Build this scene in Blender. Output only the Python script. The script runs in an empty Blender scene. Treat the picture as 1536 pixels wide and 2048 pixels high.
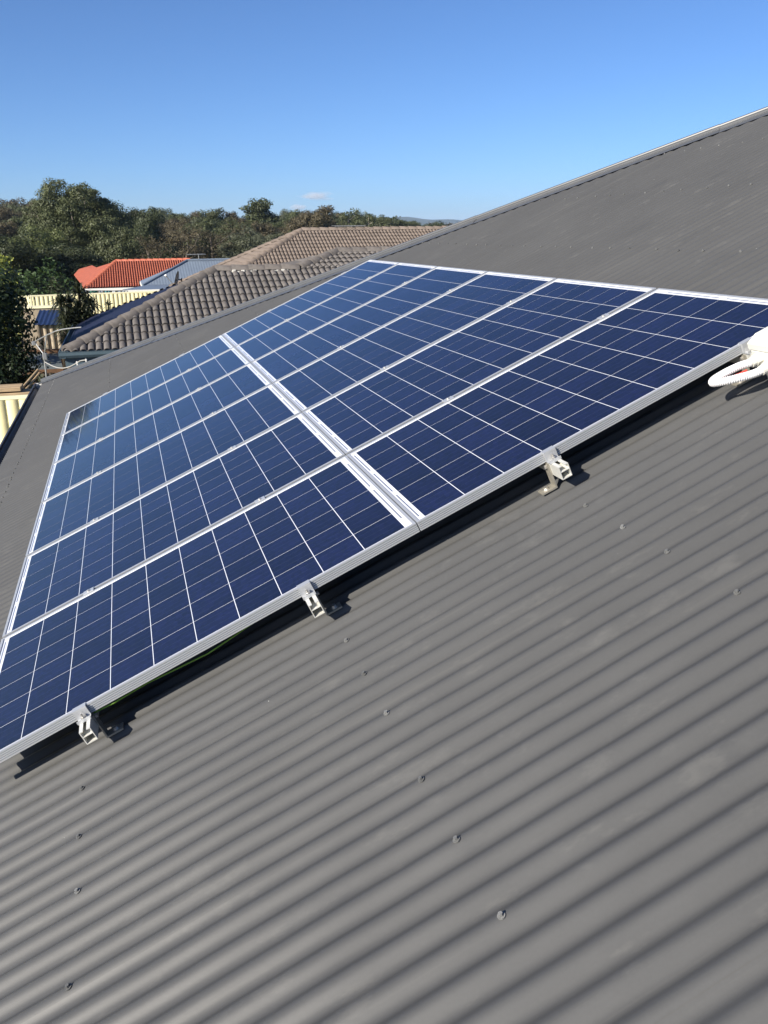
import bpy, bmesh, math, random
import numpy as np
from mathutils import Vector, Matrix

random.seed(7)
rng = np.random.default_rng(7)
S = bpy.context.scene
COL = S.collection
R = math.radians

# ------------------------------------------------------------------ frame of the main roof
TH = R(24.0)                       # pitch of the main roof
CT, ST = math.cos(TH), math.sin(TH)
Z0 = 3.035                         # height of the lower front corner of the array (top face)
HR = -0.14                         # corrugation crests, measured from the array's top face
def W(u, v, h=0.0):
    """roof coordinates (up the slope, along the gutter, out of the roof) -> world"""
    return Vector((u*CT - h*ST, v, Z0 + u*ST + h*CT))
def D(u, v, h=0.0):
    return Vector((u*CT - h*ST, v, u*ST + h*CT))

# ------------------------------------------------------------------ camera
CU, CV, CH = 1.2424989719474433, -2.665984397711733, 1.2189948644567083
RMAT = [[0.8719027589402502, -0.2799321590425268, -0.4017755160362182],
        [-0.47603163796316017, -0.29218689676538645, -0.8294701302739744],
        [0.11480182320194532, 0.9144751520366219, -0.38801512560350826]]
FPX = 1737.08                      # focal length in pixels of the 1536 x 2048 photograph
cam_pos = W(CU, CV, CH)
right, down, fwd = (D(*r) for r in RMAT)
cd = bpy.data.cameras.new('camera')
cd.sensor_fit = 'VERTICAL'; cd.sensor_height = 36.0; cd.lens = 36.0*FPX/2048
cd.clip_start = 0.05; cd.clip_end = 60000
cam = bpy.data.objects.new('camera', cd); COL.objects.link(cam)
up = -down; back = -fwd
cam.matrix_world = Matrix(((right.x, up.x, back.x, cam_pos.x), (right.y, up.y, back.y, cam_pos.y),
                           (right.z, up.z, back.z, cam_pos.z), (0, 0, 0, 1)))
S.camera = cam

# ------------------------------------------------------------------ sky, sun, exposure
SUN = D(-0.75, -0.60, 1.0).normalized()           # towards the sun
EL = math.asin(SUN.z); AZ = math.atan2(SUN.x, SUN.y)
world = bpy.data.worlds.new('World'); S.world = world; world.use_nodes = True
wn = world.node_tree
sky = wn.nodes.new('ShaderNodeTexSky'); sky.sky_type = 'NISHITA'; sky.sun_disc = False
sky.sun_elevation = EL; sky.sun_rotation = AZ % (2*math.pi)
sky.altitude = 50; sky.air_density = 0.66; sky.dust_density = 0.65; sky.ozone_density = 8.0
wn.links.new(sky.outputs[0], wn.nodes['Background'].inputs[0])
wn.nodes['Background'].inputs[1].default_value = 0.087
sl = bpy.data.lights.new('sun', 'SUN'); sl.energy = 5.0; sl.angle = R(0.53); sl.color = (1.0, 0.93, 0.82)
so = bpy.data.objects.new('sun', sl); COL.objects.link(so)
so.rotation_euler = SUN.to_track_quat('Z', 'Y').to_euler(); so.location = (-30, -20, 40)
S.view_settings.view_transform = 'Standard'; S.view_settings.look = 'None'
S.view_settings.exposure = 0.8; S.view_settings.gamma = 1.0; S.view_settings.use_curve_mapping = False
S.render.engine = 'CYCLES'
S.cycles.max_bounces = 6; S.cycles.volume_bounces = 2; S.cycles.transparent_max_bounces = 8

# ------------------------------------------------------------------ placing by distance
CX, CY, CZ = cam_pos
def at(px, py, dist):
    """the point seen at (px, py) of the photograph, dist metres ahead (measured along +Y)"""
    d = right*((px-768)/FPX) + down*((py-1024)/FPX) + fwd
    return cam_pos + d*(dist/d.y)
def pix(P):
    q = Vector(P) - cam_pos
    z = q.dot(fwd)
    return 768+FPX*q.dot(right)/z, 1024+FPX*q.dot(down)/z

# ------------------------------------------------------------------ object helpers
def link(o, parent=None):
    COL.objects.link(o)
    if parent is not None: o.parent = parent
    return o
def tag(o, label=None, cat=None, group=None, kind=None):
    if label: o['label'] = label
    if cat: o['category'] = cat
    if group: o['group'] = group
    if kind: o['kind'] = kind
    return o
def thing(name, label, cat, loc=(0, 0, 0), rot=(0, 0, 0), group=None):
    o = bpy.data.objects.new(name, None); o.empty_display_size = 0.1
    o.location = loc; o.rotation_euler = rot
    link(o); return tag(o, label, cat, group)
def mesh_np(name, verts, faces, mat, smooth=False):
    me = bpy.data.meshes.new(name)
    verts = np.asarray(verts, dtype=np.float32); faces = np.asarray(faces, dtype=np.int32)
    n = faces.shape[1]
    me.vertices.add(len(verts)); me.vertices.foreach_set('co', verts.ravel())
    me.loops.add(faces.size); me.loops.foreach_set('vertex_index', faces.ravel())
    me.polygons.add(len(faces))
    me.polygons.foreach_set('loop_start', np.arange(0, faces.size, n, dtype=np.int32))
    me.polygons.foreach_set('loop_total', np.full(len(faces), n, dtype=np.int32))
    if smooth: me.polygons.foreach_set('use_smooth', np.ones(len(faces), dtype=bool))
    me.update(calc_edges=True); me.validate()
    for m in (mat if isinstance(mat, (list, tuple)) else [mat]): me.materials.append(m)
    return me
class MB:
    """collects shapes and links them as ONE mesh object"""
    def __init__(s): s.bm = bmesh.new()
    def box(s, c, d, M=None, bev=0.0):
        """centre, size, optional matrix"""
        r = bmesh.ops.create_cube(s.bm, size=1.0)
        T = Matrix.Translation(c) @ Matrix.Diagonal((*d, 1))
        bmesh.ops.transform(s.bm, matrix=(M @ T) if M else T, verts=r['verts'])
        if bev:
            es = list({e for v in r['verts'] for e in v.link_edges})
            bmesh.ops.bevel(s.bm, geom=es, offset=bev, segments=1, affect='EDGES')
        return s
    def bb(s, a, b, M=None, bev=0.0):
        a, b = Vector(a), Vector(b)
        return s.box((a+b)/2, [abs(x) for x in (b-a)], M, bev)
    def cyl(s, a, b, r0, r1=None, n=10, cap=True):
        a, b = Vector(a), Vector(b); r1 = r0 if r1 is None else r1
        q = (b-a).to_track_quat('Z', 'Y').to_matrix().to_4x4()
        r = bmesh.ops.create_cone(s.bm, cap_ends=cap, segments=n, radius1=r0, radius2=r1, depth=(b-a).length)
        bmesh.ops.transform(s.bm, matrix=Matrix.Translation((a+b)/2) @ q, verts=r['verts'])
        return s
    def tube(s, pts, radii, n=8, closed=True):
        pts = [Vector(p) for p in pts]
        if not isinstance(radii, (list, tuple)): radii = [radii]*len(pts)
        rings = []; ref = None
        for i, p in enumerate(pts):
            t = (pts[min(i+1, len(pts)-1)] - pts[max(i-1, 0)]).normalized()
            if ref is None: ref = t.orthogonal().normalized()
            ref = (ref - t*ref.dot(t)).normalized(); b = t.cross(ref)
            rings.append([s.bm.verts.new(p + (ref*math.cos(2*math.pi*k/n) + b*math.sin(2*math.pi*k/n))*radii[i]) for k in range(n)])
        for A, B in zip(rings, rings[1:]):
            for k in range(n): s.bm.faces.new((A[k], A[(k+1) % n], B[(k+1) % n], B[k]))
        if closed:
            s.bm.faces.new(rings[0][::-1]); s.bm.faces.new(rings[-1])
        return s
    def poly(s, pts, th=0.0, nrm=None):
        """flat polygon, given thickness along nrm (downwards by default)"""
        vs = [s.bm.verts.new(p) for p in pts]; f = s.bm.faces.new(vs)
        if th:
            nrm = Vector(nrm) if nrm else Vector((0, 0, -1))
            low = [s.bm.verts.new(Vector(p)+nrm*th) for p in pts]
            s.bm.faces.new(low[::-1])
            for i in range(len(vs)):
                j = (i+1) % len(vs); s.bm.faces.new((vs[j], vs[i], low[i], low[j]))
        return s
    def prism(s, prof, a, b, X, Y):
        """profile (list of 2D) in axes X, Y swept from a to b"""
        a, b, X, Y = Vector(a), Vector(b), Vector(X), Vector(Y)
        A = [s.bm.verts.new(a+X*x+Y*y) for x, y in prof]; B = [s.bm.verts.new(b+X*x+Y*y) for x, y in prof]
        n = len(prof)
        for i in range(n): s.bm.faces.new((A[i], A[(i+1) % n], B[(i+1) % n], B[i]))
        s.bm.faces.new(A[::-1]); s.bm.faces.new(B)
        return s
    def mesh(s, name, mat, smooth=False):
        bmesh.ops.recalc_face_normals(s.bm, faces=s.bm.faces[:])
        me = bpy.data.meshes.new(name); s.bm.to_mesh(me); s.bm.free(); me.materials.append(mat)
        if smooth:
            for p in me.polygons: p.use_smooth = True
        return me
    def build(s, name, mat, parent=None, smooth=False):
        return link(bpy.data.objects.new(name, s.mesh(name, mat, smooth)), parent)
def place(name, me, parent=None, loc=(0, 0, 0), rot=None, mat=None, scale=None):
    o = bpy.data.objects.new(name, me)
    if mat is not None: o.matrix_local = mat
    else:
        o.location = loc
        if rot: o.rotation_euler = rot
        if scale: o.scale = scale
    return link(o, parent)
def copy_tree(o, parent=None):
    c = o.copy(); COL.objects.link(c); c.parent = parent
    for ch in list(o.children): copy_tree(ch, c)
    return c

# ------------------------------------------------------------------ materials
def new_mat(name):
    m = bpy.data.materials.new(name); m.use_nodes = True
    nt = m.node_tree; return m, nt, nt.nodes['Principled BSDF']
def mat(name, col, rough=0.6, metal=0.0, var=0.0, scale=8.0, obj_var=0.0, bump=0.0, bump_scale=60.0, coat=0.0, spec=0.5, stretch=None, trans=0.0):
    m, nt, p = new_mat(name); N, L = nt.nodes, nt.links
    p.inputs['Roughness'].default_value = rough; p.inputs['Metallic'].default_value = metal
    p.inputs['Specular IOR Level'].default_value = spec
    p.inputs['Coat Weight'].default_value = coat; p.inputs['Coat Roughness'].default_value = 0.04
    c = None
    tc = N.new('ShaderNodeTexCoord'); src = tc.outputs['Object']
    if stretch:
        mp = N.new('ShaderNodeMapping'); mp.inputs['Scale'].default_value = stretch
        L.new(src, mp.inputs[0]); src = mp.outputs[0]
    if var:
        no = N.new('ShaderNodeTexNoise'); no.inputs['Scale'].default_value = scale; no.inputs['Detail'].default_value = 6; no.inputs['Roughness'].default_value = 0.65
        L.new(src, no.inputs['Vector'])
        cr = N.new('ShaderNodeValToRGB')
        cr.color_ramp.elements[0].position = 0.3; cr.color_ramp.elements[1].position = 0.7
        cr.color_ramp.elements[0].color = (*[x*(1-var) for x in col], 1); cr.color_ramp.elements[1].color = (*[min(1, x*(1+var)) for x in col], 1)
        L.new(no.outputs['Fac'], cr.inputs[0]); c = cr.outputs[0]
    if obj_var:
        oi = N.new('ShaderNodeObjectInfo'); hs = N.new('ShaderNodeHueSaturation')
        mr = N.new('ShaderNodeMapRange'); mr.inputs['To Min'].default_value = 1-obj_var; mr.inputs['To Max'].default_value = 1+obj_var
        L.new(oi.outputs['Random'], mr.inputs[0]); L.new(mr.outputs[0], hs.inputs['Value'])
        if c: L.new(c, hs.inputs['Color'])
        else: hs.inputs['Color'].default_value = (*col, 1)
        c = hs.outputs[0]
    if c: L.new(c, p.inputs['Base Color'])
    else: p.inputs['Base Color'].default_value = (*col, 1)
    if bump:
        nb = N.new('ShaderNodeTexNoise'); nb.inputs['Scale'].default_value = bump_scale; nb.inputs['Detail'].default_value = 4
        L.new(src, nb.inputs['Vector'])
        b = N.new('ShaderNodeBump'); b.inputs['Strength'].default_value = bump; b.inputs['Distance'].default_value = 0.01
        L.new(nb.outputs['Fac'], b.inputs['Height']); L.new(b.outputs[0], p.inputs['Normal'])
    if trans:
        p.inputs['Transmission Weight'].default_value = 0.0
        tl = N.new('ShaderNodeBsdfTranslucent'); mx = N.new('ShaderNodeMixShader'); mx.inputs[0].default_value = trans
        if c: L.new(c, tl.inputs[0])
        else: tl.inputs[0].default_value = (*col, 1)
        L.new(p.outputs[0], mx.inputs[1]); L.new(tl.outputs[0], mx.inputs[2])
        L.new(mx.outputs[0], nt.nodes['Material Output'].inputs[0])
    return m

def roof_metal():
    m, nt, p = new_mat('roof_paint'); N, L = nt.nodes, nt.links
    tc = N.new('ShaderNodeTexCoord')
    base = (0.077, 0.077, 0.0755)
    def noise(sc, det, stretch, seed):
        mp = N.new('ShaderNodeMapping'); mp.inputs['Scale'].default_value = stretch; mp.inputs['Location'].default_value = (seed, seed*1.7, 0)
        L.new(tc.outputs['Object'], mp.inputs[0])
        n = N.new('ShaderNodeTexNoise'); n.inputs['Scale'].default_value = sc; n.inputs['Detail'].default_value = det; n.inputs['Roughness'].default_value = 0.7
        L.new(mp.outputs[0], n.inputs['Vector']); return n.outputs['Fac']
    big = noise(1.3, 5, (1, 1, 1), 3.0)
    str_ = noise(5.0, 6, (0.5, 5, 1), 11.0)
    fine = noise(140, 2, (1, 1, 1), 5.0)
    def math_(op, a, b):
        q = N.new('ShaderNodeMath'); q.operation = op
        for i, x in enumerate((a, b)):
            if isinstance(x, (int, float)): q.inputs[i].default_value = x
            else: L.new(x, q.inputs[i])
        return q.outputs[0]
    v = math_('ADD', math_('MULTIPLY', big, 0.30), math_('ADD', math_('MULTIPLY', str_, 0.16), math_('MULTIPLY', fine, 0.12)))
    v = math_('ADD', v, 0.71)
    # dust smudges left by boots and rain
    sm = noise(3.2, 8, (0.8, 1.6, 1), 21.0)
    cr = N.new('ShaderNodeValToRGB'); cr.color_ramp.elements[0].position = 0.60; cr.color_ramp.elements[1].position = 0.78
    L.new(sm, cr.inputs[0])
    hs = N.new('ShaderNodeHueSaturation'); hs.inputs['Color'].default_value = (*base, 1); L.new(v, hs.inputs['Value'])
    mx = N.new('ShaderNodeMix'); mx.data_type = 'RGBA'
    L.new(math_('MULTIPLY', cr.outputs[0], 0.30), mx.inputs['Factor'])
    L.new(hs.outputs[0], mx.inputs['A']); mx.inputs['B'].default_value = (0.20, 0.195, 0.18, 1)
    def overlay(prev, fac, colour):
        q = N.new('ShaderNodeMix'); q.data_type = 'RGBA'; L.new(fac, q.inputs['Factor']); L.new(prev, q.inputs['A']); q.inputs['B'].default_value = (*colour, 1)
        return q.outputs['Result']
    def thresh(n, a, b_):
        c = N.new('ShaderNodeValToRGB'); c.color_ramp.elements[0].position = a; c.color_ramp.elements[1].position = b_; L.new(n, c.inputs[0]); return c.outputs[0]
    res = mx.outputs['Result']
    res = overlay(res, math_('MULTIPLY', thresh(noise(7.5, 9, (0.45, 1.3, 1), 31.0), .585, .66), 0.17), (0.17, 0.165, 0.15))   # scuffs
    res = overlay(res, math_('MULTIPLY', thresh(noise(5.5, 7, (0.6, 1.2, 1), 47.0), .60, .72), 0.24), (0.040, 0.042, 0.046))   # dark rub marks
    res = overlay(res, math_('MULTIPLY', thresh(noise(2.0, 8, (0.10, 12, 1), 61.0), .56, .70), 0.20), (0.15, 0.145, 0.13))    # run-off streaks
    # tiny pale grit
    vo = N.new('ShaderNodeTexVoronoi'); vo.inputs['Scale'].default_value = 7.0; L.new(tc.outputs['Object'], vo.inputs['Vector'])
    lt = math_('MULTIPLY', math_('LESS_THAN', vo.outputs['Distance'], 0.017), math_('GREATER_THAN', fine, 0.52))
    mx2 = N.new('ShaderNodeMix'); mx2.data_type = 'RGBA'; L.new(math_('MULTIPLY', lt, 0.7), mx2.inputs['Factor'])
    L.new(res, mx2.inputs['A']); mx2.inputs['B'].default_value = (0.55, 0.55, 0.52, 1)
    L.new(mx2.outputs['Result'], p.inputs['Base Color'])
    rr = math_('ADD', math_('MULTIPLY', big, 0.16), 0.40); L.new(rr, p.inputs['Roughness'])
    p.inputs['Specular IOR Level'].default_value = 0.32
    b = N.new('ShaderNodeBump'); b.inputs['Strength'].default_value = 0.10; b.inputs['Distance'].default_value = 0.004
    L.new(noise(16, 4, (0.5, 1, 1), 2.0), b.inputs['Height']); L.new(b.outputs[0], p.inputs['Normal'])
    return m

def cell_mat():
    m, nt, p = new_mat('solar_cell'); N, L = nt.nodes, nt.links
    tc = N.new('ShaderNodeTexCoord'); oi = N.new('ShaderNodeObjectInfo')
    add = N.new('ShaderNodeVectorMath'); add.operation = 'ADD'
    cmb = N.new('ShaderNodeCombineXYZ'); mul = N.new('ShaderNodeMath'); mul.operation = 'MULTIPLY'; mul.inputs[1].default_value = 37.0
    L.new(oi.outputs['Random'], mul.inputs[0]); L.new(mul.outputs[0], cmb.inputs[0]); L.new(mul.outputs[0], cmb.inputs[1])
    L.new(tc.outputs['Object'], add.inputs[0]); L.new(cmb.outputs[0], add.inputs[1])
    vo = N.new('ShaderNodeTexVoronoi'); vo.inputs['Scale'].default_value = 65; vo.inputs['Randomness'].default_value = 1.0
    L.new(add.outputs[0], vo.inputs['Vector'])
    cr = N.new('ShaderNodeValToRGB')
    cr.color_ramp.elements[0].color = (0.0040, 0.0058, 0.019, 1); cr.color_ramp.elements[1].color = (0.0072, 0.0095, 0.040, 1)
    L.new(vo.outputs['Color'], cr.inputs[0])
    hs = N.new('ShaderNodeHueSaturation'); mr = N.new('ShaderNodeMapRange'); mr.inputs['To Min'].default_value = 0.74; mr.inputs['To Max'].default_value = 1.26
    L.new(oi.outputs['Random'], mr.inputs[0]); L.new(mr.outputs[0], hs.inputs['Value']); L.new(cr.outputs[0], hs.inputs['Color'])
    # contact fingers: hair-thin pale print along the length of the panel
    sx = N.new('ShaderNodeSeparateXYZ'); L.new(tc.outputs['Object'], sx.inputs[0])
    def band(period, frac):
        d = N.new('ShaderNodeMath'); d.operation = 'DIVIDE'; L.new(sx.outputs[1], d.inputs[0]); d.inputs[1].default_value = period
        f = N.new('ShaderNodeMath'); f.operation = 'FRACT'; L.new(d.outputs[0], f.inputs[0])
        q = N.new('ShaderNodeMath'); q.operation = 'LESS_THAN'; L.new(f.outputs[0], q.inputs[0]); q.inputs[1].default_value = frac
        return q.outputs[0]
    bus = band(0.0386, 0.034)
    sc = N.new('ShaderNodeMath'); sc.operation = 'MULTIPLY'; L.new(bus, sc.inputs[0]); sc.inputs[1].default_value = 0.10
    mx = N.new('ShaderNodeMix'); mx.data_type = 'RGBA'; L.new(sc.outputs[0], mx.inputs['Factor'])
    L.new(hs.outputs[0], mx.inputs['A']); mx.inputs['B'].default_value = (0.35, 0.38, 0.45, 1)
    # dried water spots and dust on the glass
    n2 = N.new('ShaderNodeTexNoise'); n2.inputs['Scale'].default_value = 26; n2.inputs['Detail'].default_value = 8; n2.inputs['Roughness'].default_value = 0.75; L.new(add.outputs[0], n2.inputs['Vector'])
    c2 = N.new('ShaderNodeValToRGB'); c2.color_ramp.elements[0].position = 0.62; c2.color_ramp.elements[1].position = 0.85
    L.new(n2.outputs['Fac'], c2.inputs[0])
    m2 = N.new('ShaderNodeMath'); m2.operation = 'MULTIPLY'; L.new(c2.outputs[0], m2.inputs[0]); m2.inputs[1].default_value = 0.07
    mx3 = N.new('ShaderNodeMix'); mx3.data_type = 'RGBA'; L.new(m2.outputs[0], mx3.inputs['Factor'])
    L.new(mx.outputs['Result'], mx3.inputs['A']); mx3.inputs['B'].default_value = (0.30, 0.33, 0.42, 1)
    L.new(mx3.outputs['Result'], p.inputs['Base Color'])
    p.inputs['Roughness'].default_value = 0.5; p.inputs['Specular IOR Level'].default_value = 0.2
    p.inputs['Coat Weight'].default_value = 0.85; p.inputs['Coat Roughness'].default_value = 0.06; p.inputs['Coat IOR'].default_value = 1.36
    return m

M = {}
M['roof'] = roof_metal()
M['cell'] = cell_mat()
M['capping'] = mat('capping_paint', (0.085, 0.087, 0.088), 0.27, var=0.12, scale=3, spec=0.7)
M['backsheet'] = mat('white_backsheet', (0.74, 0.75, 0.78), 0.5, coat=0.85)
M['under'] = mat('shadow_darkened_underside', (0.06, 0.06, 0.065), 0.6)  # coloured dark to cut bounce light and deepen the shadow below the array
M['ribbon'] = mat('solder_ribbon', (0.20, 0.22, 0.28), 0.45, 0.4, coat=0.8)
M['alu'] = mat('anodised_aluminium', (0.52, 0.53, 0.54), 0.36, 0.5, var=0.05, scale=30, stretch=(1, 30, 30))
M['mill'] = mat('mill_aluminium', (0.74, 0.73, 0.67), 0.42, 0.45, var=0.08, scale=40)
M['foot'] = mat('dull_steel', (0.30, 0.28, 0.235), 0.5, 0.4, var=0.2, scale=40)
M['steel'] = mat('zinc_bolt', (0.62, 0.60, 0.56), 0.35, 0.8)
M['black'] = mat('black_plastic', (0.02, 0.02, 0.022), 0.5)
M['white_pl'] = mat('white_plastic', (0.60, 0.59, 0.53), 0.45, var=0.03)
M['conduit'] = mat('white_conduit', (0.68, 0.67, 0.66), 0.5)
M['red'] = mat('red_wire', (0.55, 0.06, 0.04), 0.5)
M['greenwire'] = mat('green_yellow_wire', (0.16, 0.30, 0.03), 0.5)
M['screw'] = mat('painted_screw', (0.13, 0.13, 0.125), 0.45, obj_var=0.35, var=0.4, scale=120)
M['gutter'] = mat('dark_gutter', (0.045, 0.05, 0.065), 0.45, var=0.25, scale=6)
M['wall'] = mat('rendered_wall', (0.45, 0.40, 0.32), 0.85, var=0.1, bump=0.2)
M['tile_grey'] = mat('grey_concrete_tile', (0.115, 0.103, 0.094), 0.75, var=0.22, scale=14, obj_var=0.16, bump=0.25, bump_scale=90)
M['cap_grey'] = mat('grey_ridge_tile', (0.100, 0.088, 0.079), 0.8, var=0.25, scale=10, obj_var=0.12, bump=0.2, bump_scale=70)
M['mortar'] = mat('white_mortar', (0.55, 0.53, 0.47), 0.9, var=0.2, scale=20, bump=0.5)
M['tile_tan'] = mat('tan_concrete_tile', (0.150, 0.117, 0.093), 0.75, var=0.18, scale=6, obj_var=0.12)
M['tile_red'] = mat('terracotta_tile', (0.36, 0.095, 0.050), 0.7, var=0.2, scale=4)
M['blue_roof'] = mat('blue_grey_steel', (0.165, 0.20, 0.245), 0.45, var=0.08, scale=2)
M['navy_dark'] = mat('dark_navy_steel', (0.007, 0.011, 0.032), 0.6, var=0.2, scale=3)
M['navy_roof'] = mat('navy_steel', (0.010, 0.021, 0.070), 0.5, var=0.2, scale=5)
M['trim'] = mat('white_trim', (0.76, 0.74, 0.68), 0.5)
M['fascia_teal'] = mat('slate_gutter', (0.075, 0.11, 0.13), 0.4, var=0.1)
M['cream'] = mat('cream_fence_steel', (0.84, 0.75, 0.42), 0.5, var=0.08, scale=3)
M['cream_rail'] = mat('cream_rail_steel', (0.85, 0.79, 0.52), 0.5)
M['shedwall'] = mat('beige_shed_steel', (0.36, 0.29, 0.20), 0.6, var=0.2, scale=3)
M['timber'] = mat('weathered_timber', (0.36, 0.26, 0.15), 0.8, var=0.35, scale=12, obj_var=0.25, stretch=(0.3, 6, 6))
M['brown'] = mat('brown_paint', (0.14, 0.075, 0.04), 0.7, var=0.3)
M['galv'] = mat('galvanised_pipe', (0.30, 0.30, 0.29), 0.4, 0.5)
M['cable'] = mat('grey_cable', (0.33, 0.32, 0.30), 0.6)
M['greysheet'] = mat('grey_green_sheet', (0.13, 0.15, 0.15), 0.6, var=0.25, scale=4)
M['darkdish'] = mat('dark_dish', (0.03, 0.026, 0.024), 0.5)
M['bark'] = mat('gum_bark', (0.26, 0.22, 0.18), 0.85, var=0.35, scale=3)
M['scrubbark'] = mat('scrub_bark', (0.135, 0.11, 0.085), 0.9, var=0.3, scale=3)
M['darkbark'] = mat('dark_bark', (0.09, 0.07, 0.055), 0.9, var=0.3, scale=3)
M['grass'] = mat('dry_grass', (0.10, 0.105, 0.045), 0.9, var=0.45, scale=0.35, bump=0.3, bump_scale=3)
def leaf(name, col, var=0.35, ov=0.18, tr=0.22):
    return mat(name, col, 0.55, var=var, scale=0.9, obj_var=ov, spec=0.3, trans=tr)
M['leaf_olive'] = leaf('olive_gum_leaves', (0.080, 0.092, 0.040))
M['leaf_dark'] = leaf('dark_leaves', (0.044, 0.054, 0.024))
M['leaf_brown'] = leaf('brownish_gum_leaves', (0.098, 0.082, 0.046))
M['leaf_grey'] = leaf('grey_green_leaves', (0.085, 0.092, 0.055))
M['leaf_weep'] = leaf('drooping_leaves', (0.115, 0.135, 0.045))
M['leaf_hedge'] = leaf('shade_toned_hedge_leaves', (0.020, 0.034, 0.012), tr=.12)  # dark green, darkened further in colour to stand in for shade on the hedge
M['leaf_lime'] = leaf('lime_leaves', (0.26, 0.28, 0.06))
M['leaf_bush'] = leaf('bush_leaves', (0.045, 0.078, 0.024))
M['leaf_spike'] = leaf('cordyline_leaves', (0.035, 0.042, 0.020), tr=0.1)

# ================================================================== THE GROUND
def ground_z(x, y):
    d = y - CY
    z = np.interp(d, [-60, 20, 40, 58, 75, 110, 200, 500, 3000, 9000], [0, 0, 0.1, -1.3, -2.0, -2.2, -1.5, -1.0, -6, -10])
    return z + 0.004*np.maximum(0, x-20)*np.clip((d-60)/200, 0, 1)*0
ys = np.concatenate([np.arange(-40, 120, 4.0), np.geomspace(124, 9000, 40)])
xs = np.concatenate([-np.geomspace(9000, 60, 22), np.arange(-56, 60, 4.0), np.geomspace(60, 9000, 22)])
gx, gy = np.meshgrid(xs, ys, indexing='ij')
gz = ground_z(gx, gy) + 0.05*np.sin(gx*0.7)*np.sin(gy*0.53)*np.clip((gy-20)/40, 0, 1)
V = np.stack([gx, gy, gz], -1).reshape(-1, 3)
ny = len(ys); ii, jj = np.meshgrid(np.arange(len(xs)-1), np.arange(ny-1), indexing='ij')
F = np.stack([ii*ny+jj, (ii+1)*ny+jj, (ii+1)*ny+jj+1, ii*ny+jj+1], -1).reshape(-1, 4)
tag(place('ground', mesh_np('ground', V, F, M['grass'], True)), kind='structure')
def gz1(x, y): return float(ground_z(np.float64(x), np.float64(y)))

# distant hills: a ridge of real height, five kilometres off
def hill_mesh():
    xs = np.linspace(-2600, 5200, 160); n = 9
    rows = []
    for k in range(n):
        t = k/(n-1)
        prof = 26 + 60*np.exp(-((xs-1560)/230)**2) + 34*np.exp(-((xs-1900)/300)**2) + 8*np.sin(xs/310.0) + 5*np.sin(xs/97.0) + 3*np.sin(xs/41.0)
        prof = np.where(xs < 1200, prof*0.62, prof)
        h = prof*math.sin(math.pi*min(1, t*0.9+0.0))**0.8 if t > 0 else prof*0
        rows.append(np.stack([xs, np.full_like(xs, 4600 + 900*t), h - 12*(t in (0,)) - 6], -1))
    V = np.stack(rows, 0).reshape(-1, 3); m = len(xs)
    ii, jj = np.meshgrid(np.arange(n-1), np.arange(m-1), indexing='ij')
    F = np.stack([ii*m+jj, ii*m+jj+1, (ii+1)*m+jj+1, (ii+1)*m+jj], -1).reshape(-1, 4)
    return mesh_np('hills', V, F, M['leaf_dark'], True)
tag(place('hills', hill_mesh()), kind='structure')

# ================================================================== OUR HOUSE
UE, UR, VH = -0.77, 8.0, 11.09       # eave line, ridge line, where the hip meets the eave
hipk = 0.94                            # dv per metre up the slope along the hip
def u_top(v): return min(UR, UE + (VH - v)/hipk)
V_NEAR = -8.0
house = thing('house', 'house with dark grey corrugated steel roof carrying the solar panels', 'house', (0, 0, 0))
PITCH, AMP, PH = 0.0762, 0.0086, -0.232
def lump(u, v):
    a = np.sin(u*2.1+v*5.3+0.7)*np.sin(u*3.7-v*2.9) + 0.7*np.sin(u*6.3+v*11.1+2)*np.sin(v*7.3-u*4.1) + 0.5*np.sin(u*13.0+v*17.0)*np.sin(u*9.0-v*23.0)
    return 0.0017*a*np.clip((u+0.9)/1.6, 0.25, 1)
def crest_h(v): return HR - AMP + AMP*np.cos(2*np.pi*(v-PH)/PITCH)
ROT_ROOF = (0, -TH, 0)
roof_e = W(0, 0, 0)
SHEET = 10*PITCH
nv_near = 14
v_start = PH - PITCH*0.5
k0 = int(math.floor((V_NEAR - v_start)/SHEET)); k1 = int(math.ceil((VH - v_start)/SHEET))
for k in range(k0, k1):
    a, b = v_start + k*SHEET, v_start + (k+1)*SHEET
    a = max(a, V_NEAR); b = min(b + 0.020, VH - 0.01)          # each sheet laps over the next
    if b <= a: continue
    near = -2.3 < a < 1.0
    n = max(2, int((b-a)/PITCH*(18 if near else 12)))
    vs = np.linspace(a, b, n+1)
    tops = np.array([u_top(v) for v in vs])
    nu = 120 if near else 16
    t = np.linspace(0, 1, nu+1)
    U = UE + (tops[:, None]-UE)*t[None, :]
    if near:                                                     # finer where one looks at it closely
        U = UE + (tops[:, None]-UE)*(t**1.35)[None, :]
    Vv = np.repeat(vs[:, None], nu+1, 1)
    lap = 0.0024*np.clip((Vv-(b-0.05))/0.05, 0, 1)
    H = crest_h(Vv) + lump(U, Vv) + lap
    P = np.stack([U, Vv, H], -1).reshape(-1, 3); w = nu+1
    ii, jj = np.meshgrid(np.arange(n), np.arange(nu), indexing='ij')
    F = np.stack([ii*w+jj, ii*w+jj+1, (ii+1)*w+jj+1, (ii+1)*w+jj], -1).reshape(-1, 4)[:, ::-1]
    o = place('roof_sheet', mesh_np('roof_sheet', P, F, M['roof'], True), house, roof_e, ROT_ROOF)

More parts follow.
